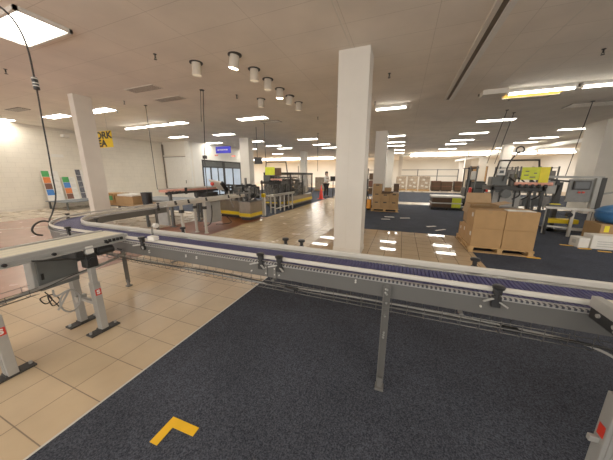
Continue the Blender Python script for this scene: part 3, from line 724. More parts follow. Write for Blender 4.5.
for xx in (-10.3, -9.65): MB().tube([(xx, 12, 3.18), (xx, 12, H)], .005, 5).build('hanging_wire', M_ALU, t, True)
def poster(label, x, y0, y1, z0, z1, cols, strip=.26, lines=True):
    t = thing('display_board', label, 'poster board', (x, (y0+y1)/2, z0))
    lean = .14
    def pt(u, v, o): return (x-lean*v-o*-1+0, y0+(y1-y0)*u, z0+(z1-z0)*v)
    def slab(u0, u1, v0, v1, o0, o1):
        return [pt(u0, v0, o0), pt(u1, v0, o0), pt(u1, v1, o0), pt(u0, v1, o0), pt(u0, v0, o1), pt(u1, v0, o1), pt(u1, v1, o1), pt(u0, v1, o1)], [(0,1,2,3),(4,5,6,7),(0,1,5,4),(1,2,6,5),(2,3,7,6),(3,0,4,7)]
    pnl = MB()._add(*slab(0, 1, (.381-z0)/(z1-z0), 1, 0, .02)).build('board', M_WHITE, t, True)
    n = len(cols); s = strip/(y1-y0)
    for k, c in enumerate(cols): MB()._add(*slab(.02, s, 1-(k+1)/n+.008, 1-k/n-.002, .02, .026)).build('colour_block', c, pnl, True)
    if lines:
        b = MB()
        for k in range(n):
            for j in range(3):
                v = 1-(k+.35+.2*j)/n
                b._add(*slab(s+.06, min(.96, s+.06+.3+.08*((j*k) % 3)), v-.008, v+.008, .02, .023))
        b.build('text_lines', M_LGREY, pnl, True)
poster('nearest leaning white board with green, orange, brown and blue blocks', -14.95, 5.92, 6.50, .62, 1.72, [M_GREEN, M_ORNG, M_BROWN, M_BLUE])
poster('middle leaning white board with green, blue, orange and brown blocks', -14.95, 6.60, 7.10, .40, 1.45, [M_GREEN, M_BLUE, M_ORNG, M_BROWN])
poster('narrow leaning board with a column of dark grey photographs', -14.95, 7.16, 7.46, .38, 1.80, [M_PHOTO]*5, .2, False)
t = thing('low_platform', 'low blue grey covered table below the leaning boards', 'table', (-14.4, 6.8, 0))
MB().box(-15.2, -13.6, 5.9, 7.9, .34, .38, .01).build('top', M_TARP, t, True)
for x, y in ((-15.1, 6), (-13.7, 6), (-15.1, 7.8), (-13.7, 7.8)): MB().box(x-.03, x+.03, y-.03, y+.03, 0, .34).build('leg', M_DGREY, t, True)
o = MB().box(-15.4, -15.385, 6.55, 7.0, 2.36, 2.50, .003).box(-15.386, -15.38, 6.6, 6.95, 2.39, 2.47).build('wall_plate', M_WHITE); tag(o, 'small pale plate fixed high on the left block wall', 'wall plate')
t = thing('wall_camera', 'small white camera bracket high beside the left column', 'camera', (-15.1, 7.1, 3.3))
MB().bar((-15.4, 7.1, 3.42), (-15.1, 7.1, 3.42), .04).build('stem', M_WHITE, t, True)
MB().box(-15.2, -14.95, 6.95, 7.2, 3.28, 3.40, .02).build('body', M_WHITE, t, True)

# ------------------------------------------------------------------ white transfer conveyor after the curve, and the line on the left
tc = thing('transfer_conveyor', 'cream railed conveyor on white posts leading from the curve to the filling machine', 'conveyor', (-5.0, 5.2, 0))
MB().box(-4.90, -4.84, 3.86, 6.75, .845, .935, .015).build('side_rail', M_RAIL, tc, True)
MB().box(-5.24, -5.18, 3.86, 6.75, .845, .935, .015).build('side_rail', M_RAIL, tc, True)
MB().box(-5.18, -4.90, 3.86, 6.75, .85, .872).build('belt', M_LGREY, tc, True)
for x, y in ((-4.87, 4.95), (-5.21, 4.95), (-4.87, 4.22)):
    lg = MB().box(x-.026, x+.026, y-.026, y+.026, .02, .845, .006).lathe([(.06, 0), (.06, .01), (.02, .03)], (x, y, 0), 12).build('leg', M_RAIL, tc, True)
    MB().box(x-.045, x+.045, y-.045, y+.045, .66, .74, .008).build('clamp', M_BLACK, lg, True)
for y in (4.05, 4.42, 5.0, 5.9, 6.45):
    MB().cyl((-4.84, y, .90), (-4.80, y, .90), .022, 10).box(-4.85, -4.815, y-.018, y+.018, .88, .97, .005).build('rail_clamp', M_BLACK, tc, True)
MB().box(-5.35, -5.02, 5.35, 5.75, .20, .80, .02).build('motor_cabinet', M_GREY, tc, True, label='grey motor cabinet under the conveyor')
MB().tube(smooth_path([(-5.05, 5.4, .75), (-4.95, 5.3, .5), (-5.0, 5.25, .2), (-5.2, 5.2, .12)]), .015, 7).build('hose', M_RUBBER, tc, True)
MB().tube(smooth_path([(-5.1, 6.05, .3), (-4.95, 6.1, .1), (-5.05, 5.9, .07), (-5.3, 5.8, .06)]), .014, 7).build('hose', M_RUBBER, tc, True)
MB().bar((-4.98, 6.3, .55), (-4.88, 6.0, .85), .03).build('brace', M_ALU, tc, True)
MB().box(-5.6, -5.2, 4.1, 4.16, .35, .84).build('guard_plate', M_GREY, tc, True)

pr = thing('pink_rail_conveyor', 'long slim conveyor with pinkish red top bed and tilted white end chute', 'conveyor', (-6.4, 6, 0))
MB().box(-6.52, -6.22, 4.95, 7.0, 1.06, 1.13, .01).build('bed', M_PINKR, pr, True)
MB().box(-6.54, -6.50, 4.95, 7.0, 1.13, 1.16).box(-6.24, -6.20, 5.6, 7.0, 1.13, 1.155).build('guide', M_RAIL, pr, True)
b = MB().box(-6.20, -6.17, 4.9, 7.0, 1.0, 1.07)
for k in range(4): b.cyl((-6.16, 4.98+k*.12, 1.05), (-6.11, 4.98+k*.12, 1.05), .045, 10)
b.build('drive_side', M_BLACK, pr, True)
MB().box(-6.18, -6.14, 5.55, 5.62, .98, 1.18, .005).build('sensor_post', M_BLACK, pr, True)
for y in (5.2, 6.2, 6.9):
    MB().box(-6.42, -6.34, y-.03, y+.03, 0, 1.06).box(-6.5, -6.26, y-.05, y+.05, 0, .02).build('leg', M_DGREY, pr, True)
M = Matrix.Translation((-6.3, 7.15, 1.2)) @ Euler((-.75, .15, 0)).to_matrix().to_4x4()
b = MB().box(-.28, .3, -.22, .3, -.02, .02); b.bm.transform(M); ch = b.build('chute', M_WHITE, pr, True)
b = MB().box(-.12, .0, -.22, .3, .02, .03); b.bm.transform(M); b.build('dark_stripe', M_DCARD, ch, True)
b = MB().box(.3, .36, -.24, .3, -.1, .03); b.bm.transform(M); b.build('chute_side', M_BLACK, ch, True)
MB().ball((-6.35, 6.93, 1.24), .07).build('red_knob', M_REDP, pr, True, smooth=True)
MB().box(-6.6, -6.05, 6.3, 6.85, .82, .98, .01).build('under_frame', M_BLACKM, pr, True)

fm = thing('filling_machine', 'low steel cabinet machine with yellow base band and dark mechanism on top', 'machine', (-5.5, 7.3, 0))
cab = MB().prism([(-6.45, 7.30), (-5.45, 7.20), (-5.25, 6.95), (-4.80, 6.95), (-4.80, 7.68), (-6.45, 7.75)], .10, .64).build('cabinet', M_STAIN, fm, True)
MB().prism([(-6.46, 7.285), (-5.455, 7.185), (-5.255, 6.935), (-4.785, 6.935), (-4.785, 7.69), (-6.46, 7.76)], .13, .245).build('yellow_band', M_YBAND, fm, True)
MB().prism([(-6.4, 7.35), (-5.42, 7.25), (-5.2, 7.0), (-4.85, 7.0), (-4.85, 7.62), (-6.4, 7.7)], 0, .10).build('plinth', M_BLACKM, fm, True)
MB().prism([(-6.5, 7.26), (-5.44, 7.16), (-5.26, 6.91), (-4.76, 6.91), (-4.76, 7.72), (-6.5, 7.79)], .64, .665).build('worktop', M_STEEL, fm, True)
for x, y, z in ((-6.1, 7.5, 1.22), (-5.7, 7.35, 1.2), (-5.25, 7.4, 1.45), (-4.95, 7.5, 1.22), (-5.3, 7.05, 1.05), (-4.9, 7.1, 1.1), (-5.5, 7.5, 1.25)):
    MB().box(x-.03, x+.03, y-.03, y+.03, .66, z).box(x-.05, x+.05, y-.05, y+.05, .66, .70).build('post', M_STEEL, fm, True)
for z, y in ((1.18, 7.45), (.98, 7.3), (1.08, 7.52)):
    MB().bar((-6.3, y+.05, z), (-4.85, y, z), .05, .06).build('cross_rail', M_BLACKM, fm, True)
MB().bar((-5.5, 7.1, .92), (-4.8, 7.05, .95), .05, .05).bar((-5.1, 7.1, 1.08), (-4.62, 7.35, .86), .04, .05).build('arm', M_STEEL, fm, True)
for x, y, z, r_ in ((-5.9, 7.4, .85, .10), (-5.45, 7.2, .80, .09), (-5.05, 7.15, .82, .10), (-6.15, 7.5, .83, .09), (-4.9, 7.4, .88, .11)):
    MB().cyl((x, y-.09, z), (x, y+.12, z), r_, 14).cyl((x, y-.13, z), (x, y-.09, z), r_*.45, 10).build('motor', random.choice((M_DGREY, M_STEEL, M_BLACKM)), fm, True, smooth=True)
for x in (-5.8, -5.6, -5.15):
    MB().lathe([(.05, .67), (.05, .86), (.03, .9), (.02, 1.0)], (x, 7.12, 0), 12).build('nozzle', M_ALU, fm, True, smooth=True)
MB().box(-6.1, -5.75, 7.3, 7.5, .67, .9, .01).build('gearbox', M_DGREY, fm, True)
MB().box(-6.05, -5.3, 7.58, 7.64, .75, 1.2, .01).build('rear_guard', M_DGREY, fm, True)
MB().box(-5.2, -4.83, 7.6, 7.65, .72, 1.15, .01).build('rear_guard', M_BLACKM, fm, True)
MB().tube(smooth_path([(-5.0, 7.2, 1.1), (-4.7, 7.15, 1.15), (-4.65, 7.1, .9), (-4.85, 7.0, .72)]), .018, 7).build('hose', M_RUBBER, fm, True)
MB().tube(smooth_path([(-5.6, 7.1, 1.0), (-5.5, 6.95, .85), (-5.3, 6.95, .70)]), .015, 7).build('hose', M_RUBBER, fm, True)
MB().tube([(-5.0+.22*math.cos(a_), 7.25, 1.02+.22*math.sin(a_)) for a_ in [2*PI*k/20 for k in range(20)]], .022, 7, closed=True).build('hand_wheel', M_BLACKM, fm, True)
MB().box(-5.7, -5.35, 7.28, 7.6, .9, 1.12, .02).build('hopper', M_DGREY, fm, True)
MB().box(-5.15, -4.85, 7.3, 7.6, .9, 1.1, .02).build('hopper', M_STEEL, fm, True)

t = thing('guard_post', 'white bollard post with yellow cap beside the steel cabinet machine', 'post', (-4.9, 8.0, 0))
MB().box(-4.96, -4.84, 7.95, 8.05, 0, .72, .01).build('post', M_WHITE, t, True)
MB().box(-4.97, -4.83, 7.94, 8.06, .72, .86, .015).build('cap', M_YBAND, t, True)

t = thing('grey_table_conveyor', 'short grey conveyor table on white legs left of the tiled aisle', 'conveyor', (-5.05, 9.6, 0))
MB().box(-5.0, -4.74, 8.5, 10.5, .70, .77, .01).build('bed', M_LGREY, t, True)
MB().box(-4.75, -4.72, 8.5, 10.5, .72, .80).build('guide_rail', M_ALU, t, True)
for y in (8.65, 9.5, 10.35):
    for x in (-4.77, -4.97): MB().box(x-.022, x+.022, y-.022, y+.022, 0, .70).build('leg', M_LGREY, t, True)
    MB().bar((-4.97, y, .25), (-4.77, y, .25), .03).build('cross_tie', M_WHITE, t, True)
MB().bar((-4.77, 8.65, .2), (-4.77, 10.35, .2), .03).build('stretcher', M_WHITE, t, True)

def gantry_machine(name, label, cx, cy, x0, x1, ztop, zbed, g0, g1):
    g = thing(name, label, 'machine', (cx, cy, 0))
    W = x1-x0
    for x in (x0+.06, x1-.06):
        for y in (cy-.3, cy+.4):
            MB().box(x-.03, x+.03, y-.03, y+.03, 0, zbed).build('leg', M_BLACKM, g, True)
    for k in range(3):
        xx = x0+W*(.25+.25*k)
        MB().bar((xx, cy-.2, zbed-.1), (xx+.12*(k-1), cy-.28, .02), .035).build('strut', M_BLACKM, g, True)
    MB().box(x0, x1, cy-.33, cy+.45, zbed-.16, zbed-.04, .01).build('bed', M_BLACKM, g, True)
    MB().box(x0+.05, x1-.05, cy-.25, cy+.4, .35, .40).build('shelf', M_STEEL, g, True)
    MB().tube([(g0-.12, cy, zbed-.06), (g0, cy, ztop), (g1, cy, ztop), (g1+.12, cy, zbed-.06)], .03, 8).build('gantry', M_BLACKM, g, True)
    MB().cyl((x0+.55, cy-.3, zbed+.03), (x1+.1, cy-.32, zbed+.03), .045, 12).build('roller', M_PINKR, g, True, smooth=True)
    for k in range(5):
        xx = x0+W*(.5+.11*k)
        MB().cyl((xx, cy-.36, zbed-.03), (xx+.05, cy-.36, zbed-.03), .055, 12).build('wheel', M_BLACK, g, True, smooth=True)
    MB().box(x0+.05, x0+.42, cy-.15, cy+.2, zbed-.04, zbed+.22, .015).build('drive_box', M_DGREY, g, True)
    MB().cyl((x0+.6, cy+.05, zbed-.04), (x0+.6, cy+.05, zbed+.3), .09, 14).build('reel', M_STEEL, g, True, smooth=True)
    for k in range(3):
        xx = x0+.5+k*W*.17
        MB().tube(smooth_path([(xx, cy, zbed+.2), (xx+.1, cy-.2, zbed+.05), (xx+.2, cy-.32, zbed-.25), (xx+.05, cy-.3, zbed-.4)]), .02, 7).build('hose', M_RUBBER, g, True)
    return g
g = gantry_machine('capping_machine', 'dark framed machine with lime yellow guard under a trapezoid bar at left', -5.5, 9.9, -6.0, -5.02, 2.12, 1.32, -5.85, -4.86)
MB().box(-5.78, -5.3, 9.65, 9.69, 1.55, 1.90, .01).build('lime_guard', M_LIME, g, True, label='lime yellow guard sheet')
MB().box(-5.3, -4.98, 9.66, 9.70, 1.52, 1.86, .01).build('brown_guard', M_DCARD, g, True)
MB().box(-5.9, -5.1, 9.58, 9.62, .5, 1.1).build('clear_guard', M_GLASS, g, True)

t = thing('hanging_monitor', 'black monitor hung from the ceiling left of the lime guarded machine', 'monitor', (-6.5, 10.0, 2.05))
MB().box(-6.55, -6.12, 9.98, 10.02, 2.05, 2.36, .008).build('screen', M_BLACK, t, True)
MB().tube([(-6.4, 10.03, 2.34), (-6.4, 10.03, H)], .014, 7).build('pole', M_BLACKM, t, True)

em = thing('enclosed_machine', 'machine inside a black framed clear enclosure on yellow banded base', 'machine', (-5.75, 12.2, 0))
x0, x1, y0, y1 = -6.45, -5.02, 10.7, 13.7
MB().box(x0, x1, y0, y1, .1, .52, .01).build('base', M_STAIN, em, True)
MB().box(x0-.01, x1+.01, y0-.01, y1+.01, .16, .30).build('yellow_band', M_YBAND, em, True)
MB().box(x0+.05, x1-.05, y0+.05, y1-.05, 0, .1).build('plinth', M_BLACKM, em, True)
for x in (x0, x1):
    for y in (y0, (y0+y1)/2, y1): MB().box(x-.03, x+.03, y-.03, y+.03, .52, 1.66).build('frame_post', M_BLACKM, em, True)
MB().box(x0-.04, x1+.04, y0-.04, y1+.04, 1.56, 1.68, .01).build('roof', M_BLACKM, em, True)
MB().box(x1-.004, x1+.004, y0, y1, .54, 1.56).build('clear_panel', M_GLASS, em, True)
MB().box(x0, x1, y0-.004, y0+.004, .54, 1.56).build('clear_panel', M_GLASS, em, True)
for x, y, z in ((-6.1, 11.0, 1.2), (-5.5, 11.2, 1.35), (-6.0, 11.9, 1.1), (-5.4, 12.3, 1.3), (-5.35, 11.8, 1.1), (-5.9, 12.8, 1.4), (-5.4, 13.2, 1.25)):
    MB().lathe([(.16, .52), (.16, z-.3), (.08, z-.25), (.08, z)], (x, y, 0), 14).build('mandrel', random.choice((M_STEEL, M_ALU, M_DGREY)), em, True, smooth=True)
MB().bar((-6.4, 11.5, 1.3), (-5.1, 11.5, 1.3), .1, .12).bar((-5.9, 10.8, 1.42), (-5.9, 13.5, 1.42), .08).build('carriage', M_DGREY, em, True)
MB().box(-6.4, -6.3, 10.8, 13.6, .54, 1.3).build('rear_panel', M_DGREY, em, True)
MB().box(-5.8, -5.3, 12.5, 12.9, .54, 1.15, .03).build('drive_housing', M_BLACKM, em, True)
t = thing('service_mast', 'tall thin dark mast behind the clear enclosure machine', 'mast', (-6.2, 14.4, 0))
MB().cyl((-6.2, 14.4, 0), (-6.2, 14.4, 2.1), .025, 8).lathe([(.12, 0), (.12, .02), (.03, .04)], (-6.2, 14.4, 0), 12).build('pole', M_BLACKM, t, True)
MB().cyl((-6.2, 14.4, 2.1), (-6.2, 14.4, 2.25), .04, 10).build('beacon', M_WHITE, t, True)

# boxes and bin beyond the curve
t = thing('packing_bench', 'low grey covered bench behind the curve holding boxes and black bin', 'table', (-7.4, 5.2, 0))
MB().box(-9.4, -7.0, 4.85, 5.6, .60, .66, .02).build('top', M_CARD2, t, True)
MB().box(-9.1, -6.75, 5.75, 6.9, .60, .72, .03).build('cover', M_TARP, t, True, label='blue grey cover over the bench extension')
for x, y in ((-9.3, 4.92), (-7.1, 4.92), (-9.3, 5.5), (-7.1, 5.5), (-9.0, 6.8), (-6.85, 6.8)): MB().box(x-.03, x+.03, y-.03, y+.03, 0, .62).build('leg', M_DGREY, t, True)
def carton(label, x0, x1, y0, y1, z0, z1, m=M_CARD, cat='box', group=None, tape=True, lab=None, name='cardboard_box'):
    t = thing(name, label, cat, ((x0+x1)/2, (y0+y1)/2, z0), 0, group)
    MB().box(x0, x1, y0, y1, z0, z1, .006).build('carton', m, t, True)
    if tape: MB().box((x0+x1)/2-.03, (x0+x1)/2+.03, y0-.001, y1+.001, z1-.06, z1+.0015).build('tape', M_CARD2 if m is M_CARD else M_CARD, t, True)
    if lab:
        for (a, b_) in lab: MB().box(x0-.002, x0, y0+(y1-y0)*a, y0+(y1-y0)*(a+.18), z0+(z1-z0)*b_, z0+(z1-z0)*(b_+.22)).build('paper_label', M_LABELW, t, True)
    return t
carton('brown box with green print on the bench behind the curve', -9.15, -8.5, 4.9, 5.4, .661, .97)
c = carton('smaller brown box with white wrapping beside the green printed one', -8.42, -7.62, 4.9, 5.4, .661, .90, M_CARD2)
MB().box(-8.38, -7.68, 4.93, 5.37, .90, .96, .02).build('white_wrapping', M_LABELW, c, True)
o = MB().box(-8.75, -8.55, 4.893, 4.898, .76, .90).build('green_print', M_GREEN, None); o.parent = None
o.parent = bpy.data.objects['cardboard_box']; o.data.transform(_INV['cardboard_box'])
t = thing('black_bin', 'black open topped bin on the bench behind the curve', 'bin', (-7.25, 5.1, .66))
MB().lathe([(.13, .661), (.155, 1.02), (.165, 1.03), (.15, 1.02), (.11, .70)], (-7.25, 5.1, 0), 16).build('body', M_BLACK, t, True, smooth=True)
MB().tube([(-7.4, 5.1, .95), (-7.46, 5.1, .88), (-7.38, 5.1, .8)], .012, 7).build('handle', M_BLACK, t, True)

# cone, person, monitor stand
t = thing('traffic_cone', 'red orange traffic cone at the end of the tiled aisle', 'cone', (-4.95, 15.3, 0))
MB().lathe([(.15, .03), (.135, .06), (.03, .90), (.022, .91)], (-4.95, 15.3, 0), 20).build('cone_body', M_CONE, t, True, smooth=True)
MB().box(-5.14, -4.76, 15.11, 15.49, .0, .035, .01).build('base', M_CONE, t, True)
def skin_mesh(name, nodes, edges, m, parent, sub=1, root=0):
    """nodes: (x,y,z,r)"""
    me = bpy.data.meshes.new(name); me.from_pydata([n[:3] for n in nodes], edges, [])
    o = bpy.data.objects.new(name, me); COL.objects.link(o)
    md = o.modifiers.new('s', 'SKIN'); md.use_smooth_shade = True
    lay = me.skin_vertices[0].data
    for i, n in enumerate(nodes): lay[i].radius = (n[3], n[3]); lay[i].use_root = (i == root)
    sb = o.modifiers.new('u', 'SUBSURF'); sb.levels = sb.render_levels = sub
    bpy.context.view_layer.update()
    ev = o.evaluated_get(bpy.context.evaluated_depsgraph_get())
    m2 = bpy.data.meshes.new_from_object(ev); m2.name = name
    bpy.data.objects.remove(o); bpy.data.meshes.remove(me)
    m2.materials.clear(); m2.materials.append(m)
    for p_ in m2.polygons: p_.use_smooth = True
    ob = bpy.data.objects.new(name, m2); COL.objects.link(ob); ob.parent = parent; _INV[ob.name] = _INV[parent.name]
    return ob
pe = thing('person', 'person in white shirt and black trousers standing at a monitor beyond the cone', 'person', (-5.0, 16.6, 0), -.35)
# local frame: faces +x
N = [(0,0,.96,.13), (0,0,1.15,.13), (0,0,1.34,.15), (.01,0,1.47,.07), (.02,0,1.55,.055), (.03,0,1.66,.095), (.035,0,1.74,.08)]
E_ = [(0,1),(1,2),(2,3),(3,4),(4,5),(5,6)]
def chain(start, pts):
    a = start
    for p_ in pts: N.append(p_); E_.append((a, len(N)-1)); a = len(N)-1
    return a
for s in (-1, 1):
    chain(0, [(0, s*.10, .90, .09), (.03*s+.02, s*.10, .50, .06), (.04*s-.01, s*.10, .10, .042), (.04*s+.0, s*.10, .05, .04), (.04*s+.14, s*.11, .035, .032)])
    w_ = chain(3, [(0, s*.19, 1.42, .062), (.06 if s > 0 else .12, s*.23, 1.16, .045), (.30, s*.17, 1.14, .034), (.36, s*.16, 1.15, .03), (.42, s*.16, 1.16, .03)])
    for j, dy in enumerate((-.03, -.01, .01, .03)):
        chain(w_, [(.46, s*.16+dy, 1.165, .0095), (.50+(.008 if j in (1, 2) else 0), s*.16+dy*1.15, 1.15, .0085), (.525+(.01 if j in (1, 2) else 0), s*.16+dy*1.15, 1.13, .007)])
    chain(w_-1, [(.39, s*.16-s*.035, 1.145, .0105), (.43, s*.16-s*.05, 1.14, .009)])
skin_mesh('body', N, E_, M_SKIN, pe, 2)
# face and hair
b = MB().ball((.135, 0, 1.655), .016, 1.3, .8, 1.2, 8); b.build('nose', M_SKIN, pe, smooth=True)
b = MB().ball((.115, .035, 1.675), .012, seg=8).ball((.115, -.035, 1.675), .012, seg=8); b.build('eyes', M_HAIR, pe, smooth=True)
b = MB().box(.112, .122, -.025, .025, 1.605, 1.612); b.build('mouth', M_ORNG, pe)
b = MB().ball((.03, .095, 1.66), .03, .7, .4, 1.1, 8).ball((.03, -.095, 1.66), .03, .7, .4, 1.1, 8); b.build('ears', M_SKIN, pe, smooth=True)
b = MB().ball((.005, 0, 1.72), .115, 1.0, .95, .85, 16).ball((-.05, 0, 1.63), .085, .7, 1.0, 1.25, 12); b.build('hair', M_HAIR, pe, smooth=True)
SN = [(0,0,.92,.16), (0,0,1.15,.155), (0,0,1.34,.165), (.01,0,1.44,.10)]; SE = [(0,1),(1,2),(2,3)]
for s in (-1, 1):
    k = len(SN); SN += [(0, s*.19, 1.42, .075), (.06 if s > 0 else .12, s*.23, 1.17, .058), (.26, s*.18, 1.145, .05)]; SE += [(3,k),(k,k+1),(k+1,k+2)]
skin_mesh('shirt', SN, SE, M_SHIRT, pe, 2)
TN = [(0,0,.94,.155)]; TE = []
for s in (-1, 1):
    k = len(TN); TN += [(0, s*.10, .88, .105), (.03*s+.02, s*.10, .50, .075), (.04*s-.01, s*.10, .09, .062)]; TE += [(0,k),(k,k+1),(k+1,k+2)]
skin_mesh('trousers', TN, TE, M_TROUS, pe, 2)
b = MB()
for s in (-1, 1): b.box(.04*s-.06, .04*s+.20, s*.105-.05, s*.105+.05, 0, .075, .025)
b.build('shoes', M_BLACK, pe)
t = thing('operator_terminal', 'black monitor on a stand in front of the person', 'monitor', (-4.45, 16.4, 0))
MB().cyl((-4.45, 16.4, 0), (-4.45, 16.4, 1.2), .03, 8).lathe([(.2, 0), (.2, .02), (.03, .05)], (-4.45, 16.4, 0), 14).build('stand', M_BLACKM, t, True)
MB().box(-4.65, -4.25, 16.36, 16.42, 1.15, 1.48, .01).build('screen', M_BLACK, t, True)
carton('tan cardboard box on the floor right of the person beyond the cone', -4.3, -3.8, 17.2, 17.7, .005, .55, M_CARD2)

# ------------------------------------------------------------------ pallets of boxes
def pallet(name, label, x0, x1, y0, y1, h=.125, m=M_WOOD):
    t = thing(name, label, 'pallet', ((x0+x1)/2, (y0+y1)/2, 0.004))
    W, D = x1-x0, y1-y0
    for k in range(7):
        a = y0+(D-.1)*k/6
        MB().box(x0, x1, a, a+.1, h-.022, h).build('deck_board', m, t, True)
    for k in range(3):
        a = x0+(W-.09)*k/2
        st = MB()
        st.box(a, a+.09, y0, y1, h-.045, h-.022)
        for q in (0, .5, 1): st.box(a, a+.08, y0+(D-.12)*q, y0+(D-.12)*q+.12, .022, h-.045)
        st.box(a, a+.09, y0, y1, .004, .022); st.build('runner', m, t, True)
    for a in (y0, y1-.1): MB().box(x0, x1+.04, a-.01, a+.1, .001, .02).build('bottom_board', m, t, True)
    return t
pallet('wooden_pallet', 'pale wooden pallet carrying the large plain cartons right of the tiles', 1.40, 2.48, 5.70, 6.95)
L = [(.1, .55)]
z0 = .126
carton('large plain carton at front left of its pallet, bottom layer', 1.42, 1.94, 5.72, 6.27, z0, .50, group=None, tape=False, lab=L)
carton('large plain carton at front right of its pallet, bottom layer', 1.95, 2.46, 5.72, 6.27, z0, .50, tape=False)
carton('large plain carton at front left of its pallet, upper layer', 1.42, 1.94, 5.72, 6.27, .501, .875, tape=True, lab=[(.15, .6)])
carton('large plain carton at front right of its pallet, upper layer', 1.95, 2.46, 5.72, 6.27, .501, .875, tape=True)
carton('carton with white label behind the front left one, bottom layer', 1.42, 1.94, 6.28, 6.62, z0, .50, tape=False, lab=L)
carton('low carton at the rear left end of the near pallet', 1.43, 1.93, 6.63, 6.93, z0, .43, tape=False, lab=[(.3, .55)])
carton('carton at the rear right of the near pallet, bottom layer', 1.95, 2.46, 6.28, 6.85, z0, .50, tape=False)
ob = thing('open_cardboard_box', 'open carton with raised flaps on top behind the front cartons', 'box', (1.7, 6.6, .501))
b = MB(); xa, xb, ya, yb, za, zb = 1.46, 1.98, 6.29, 6.80, .501, .93; e = .008
b.box(xa, xb, ya, yb, za, za+e).box(xa, xa+e, ya, yb, za, zb).box(xb-e, xb, ya, yb, za, zb).box(xa, xb, ya, ya+e, za, zb).box(xa, xb, yb-e, yb, za, zb)
b.build('carton', M_CARD2, ob, True)
MB()._add([(xa, yb, zb), (xb, yb, zb), (xb-.02, yb+.08, zb+.22), (xa+.02, yb+.08, zb+.22)], [(0,1,2,3)]).build('flap', M_CARDIN, ob, True)
MB()._add([(xb, ya, zb), (xb, yb, zb), (xb+.24, yb-.03, zb+.05), (xb+.24, ya+.03, zb+.05)], [(0,1,2,3)]).build('flap', M_CARDIN, ob, True)
MB()._add([(xa, ya, zb), (xb, ya, zb), (xb-.03, ya-.2, zb+.01), (xa+.03, ya-.2, zb+.01)], [(0,1,2,3)]).build('flap', M_CARDIN, ob, True)
MB()._add([(xa, ya, zb), (xa, yb, zb), (xa-.05, yb-.03, zb-.2), (xa-.05, ya+.03, zb-.2)], [(0,1,2,3)]).build('flap', M_CARDIN, ob, True)
carton('grey wrapped carton beside the open one at the rear of near pallet', 2.02, 2.42, 6.34, 6.8, .501, .86, M_WRAPG, tape=False)
o = MB().prism([(1.96, 5.75), (2.4, 5.74), (2.38, 5.98), (1.98, 6.0)], .877, .884).build('paper_sheet', M_LABELW); tag(o, 'white paper sheet lying on the front right upper carton', 'paper')
o = MB().box(2.36, 2.58, 5.66, 5.72, .005, .014).build('tape_strip', M_YELLOW); tag(o, 'short yellow strip on the floor at the near pallet corner', 'floor tape')
pallet('wooden_pallet', 'wooden pallet under brown boxes with dark hand slots behind the central column', -1.20, -.08, 10.9, 11.9)
def slot_box(label, x0, x1, y0, y1, z0, z1, n=1):
    c = carton(label, x0, x1, y0, y1, z0, z1, M_CARD2, tape=False)
    for k in range(n):
        xm = x0+(x1-x0)*(k+.5)/n
        MB().box(xm-.07, xm+.07, y0-.002, y0+.001, z1-.075, z1-.03).build('hand_slot', M_BLACK, c, True)
    return c
nm = ['left', 'middle', 'right']
for r_, (za, zb) in enumerate(((.13, .45), (.452, .80))):
    for k in range(3):
        xa = -1.17+k*.36
        slot_box('brown slotted box, %s of three in the %s row behind the column' % (nm[k], ('bottom', 'second')[r_]), xa, xa+.355, 10.93, 11.85, za, zb - (.0 if k != 1 or r_ == 0 else .03))
slot_box('tall brown box standing at top left of the slotted boxes', -1.17, -.80, 10.95, 11.4, .802, 1.19)
o = carton('flat dark brown tray lying across the top of slotted boxes', -.79, -.32, 10.94, 11.6, .802, .86, M_DCARD, tape=False, name='tray')
carton('small tan box on the dark tray of the slotted boxes', -.70, -.42, 11.1, 11.5, .862, 1.02, M_CARD2, tape=False)
carton('dark brown open box at top right of the slotted boxes', -.33, -.11, 11.0, 11.4, .862, 1.20, M_DCARD, tape=False)
t = thing('pallet_jack', 'orange yellow pallet jack parked left of the slotted boxes', 'pallet jack', (-1.36, 11.2, 0))
MB().box(-1.42, -1.24, 11.05, 11.4, .08, .50, .03).build('body', M_ORANGE, t, True)
MB().bar((-1.33, 11.1, .5), (-1.46, 10.95, 1.0), .035).bar((-1.55, 10.95, 1.0), (-1.37, 10.95, 1.0), .03).build('handle', M_BLACK, t, True)
MB().cyl((-1.40, 11.2, .085), (-1.28, 11.2, .085), .08, 14).build('wheel', M_BLACK, t, True, smooth=True)
MB().box(-1.55, -1.43, 11.1, 11.35, .1, .5, .02).build('motor_cover', M_BLACK, t, True)
# pallet of sheets
pallet('dark_pallet', 'dark low pallet carrying brown and lime bundles mid right', 1.33, 2.66, 12.45, 13.4, .12, M_BLACKM)
carton('brown bundle at left of the low pallet, bottom layer', 1.36, 2.16, 12.5, 13.35, .122, .29, M_DCARD, 'bundle', tape=False, name='sheet_bundle')
carton('brown bundle at left of the low pallet, upper layer', 1.36, 2.16, 12.5, 13.35, .335, .56, M_DCARD, 'bundle', tape=False, name='sheet_bundle')
carton('lime green bundle at right of the low pallet, bottom layer', 2.17, 2.52, 12.5, 13.35, .122, .29, M_LIME, 'bundle', tape=False, name='sheet_bundle')
carton('lime green bundle at right of the low pallet, upper layer', 2.17, 2.52, 12.5, 13.35, .335, .56, M_LIME, 'bundle', tape=False, name='sheet_bundle')
carton('pale grey sheet layer between the bundles of the low pallet', 1.33, 2.58, 12.47, 13.37, .291, .334, M_LGREY, 'sheet', tape=False, name='divider_sheet')
carton('white sheets on the very top of the low pallet', 1.32, 2.62, 12.47, 13.37, .562, .64, M_WHITE, 'sheet', tape=False, name='divider_sheet')
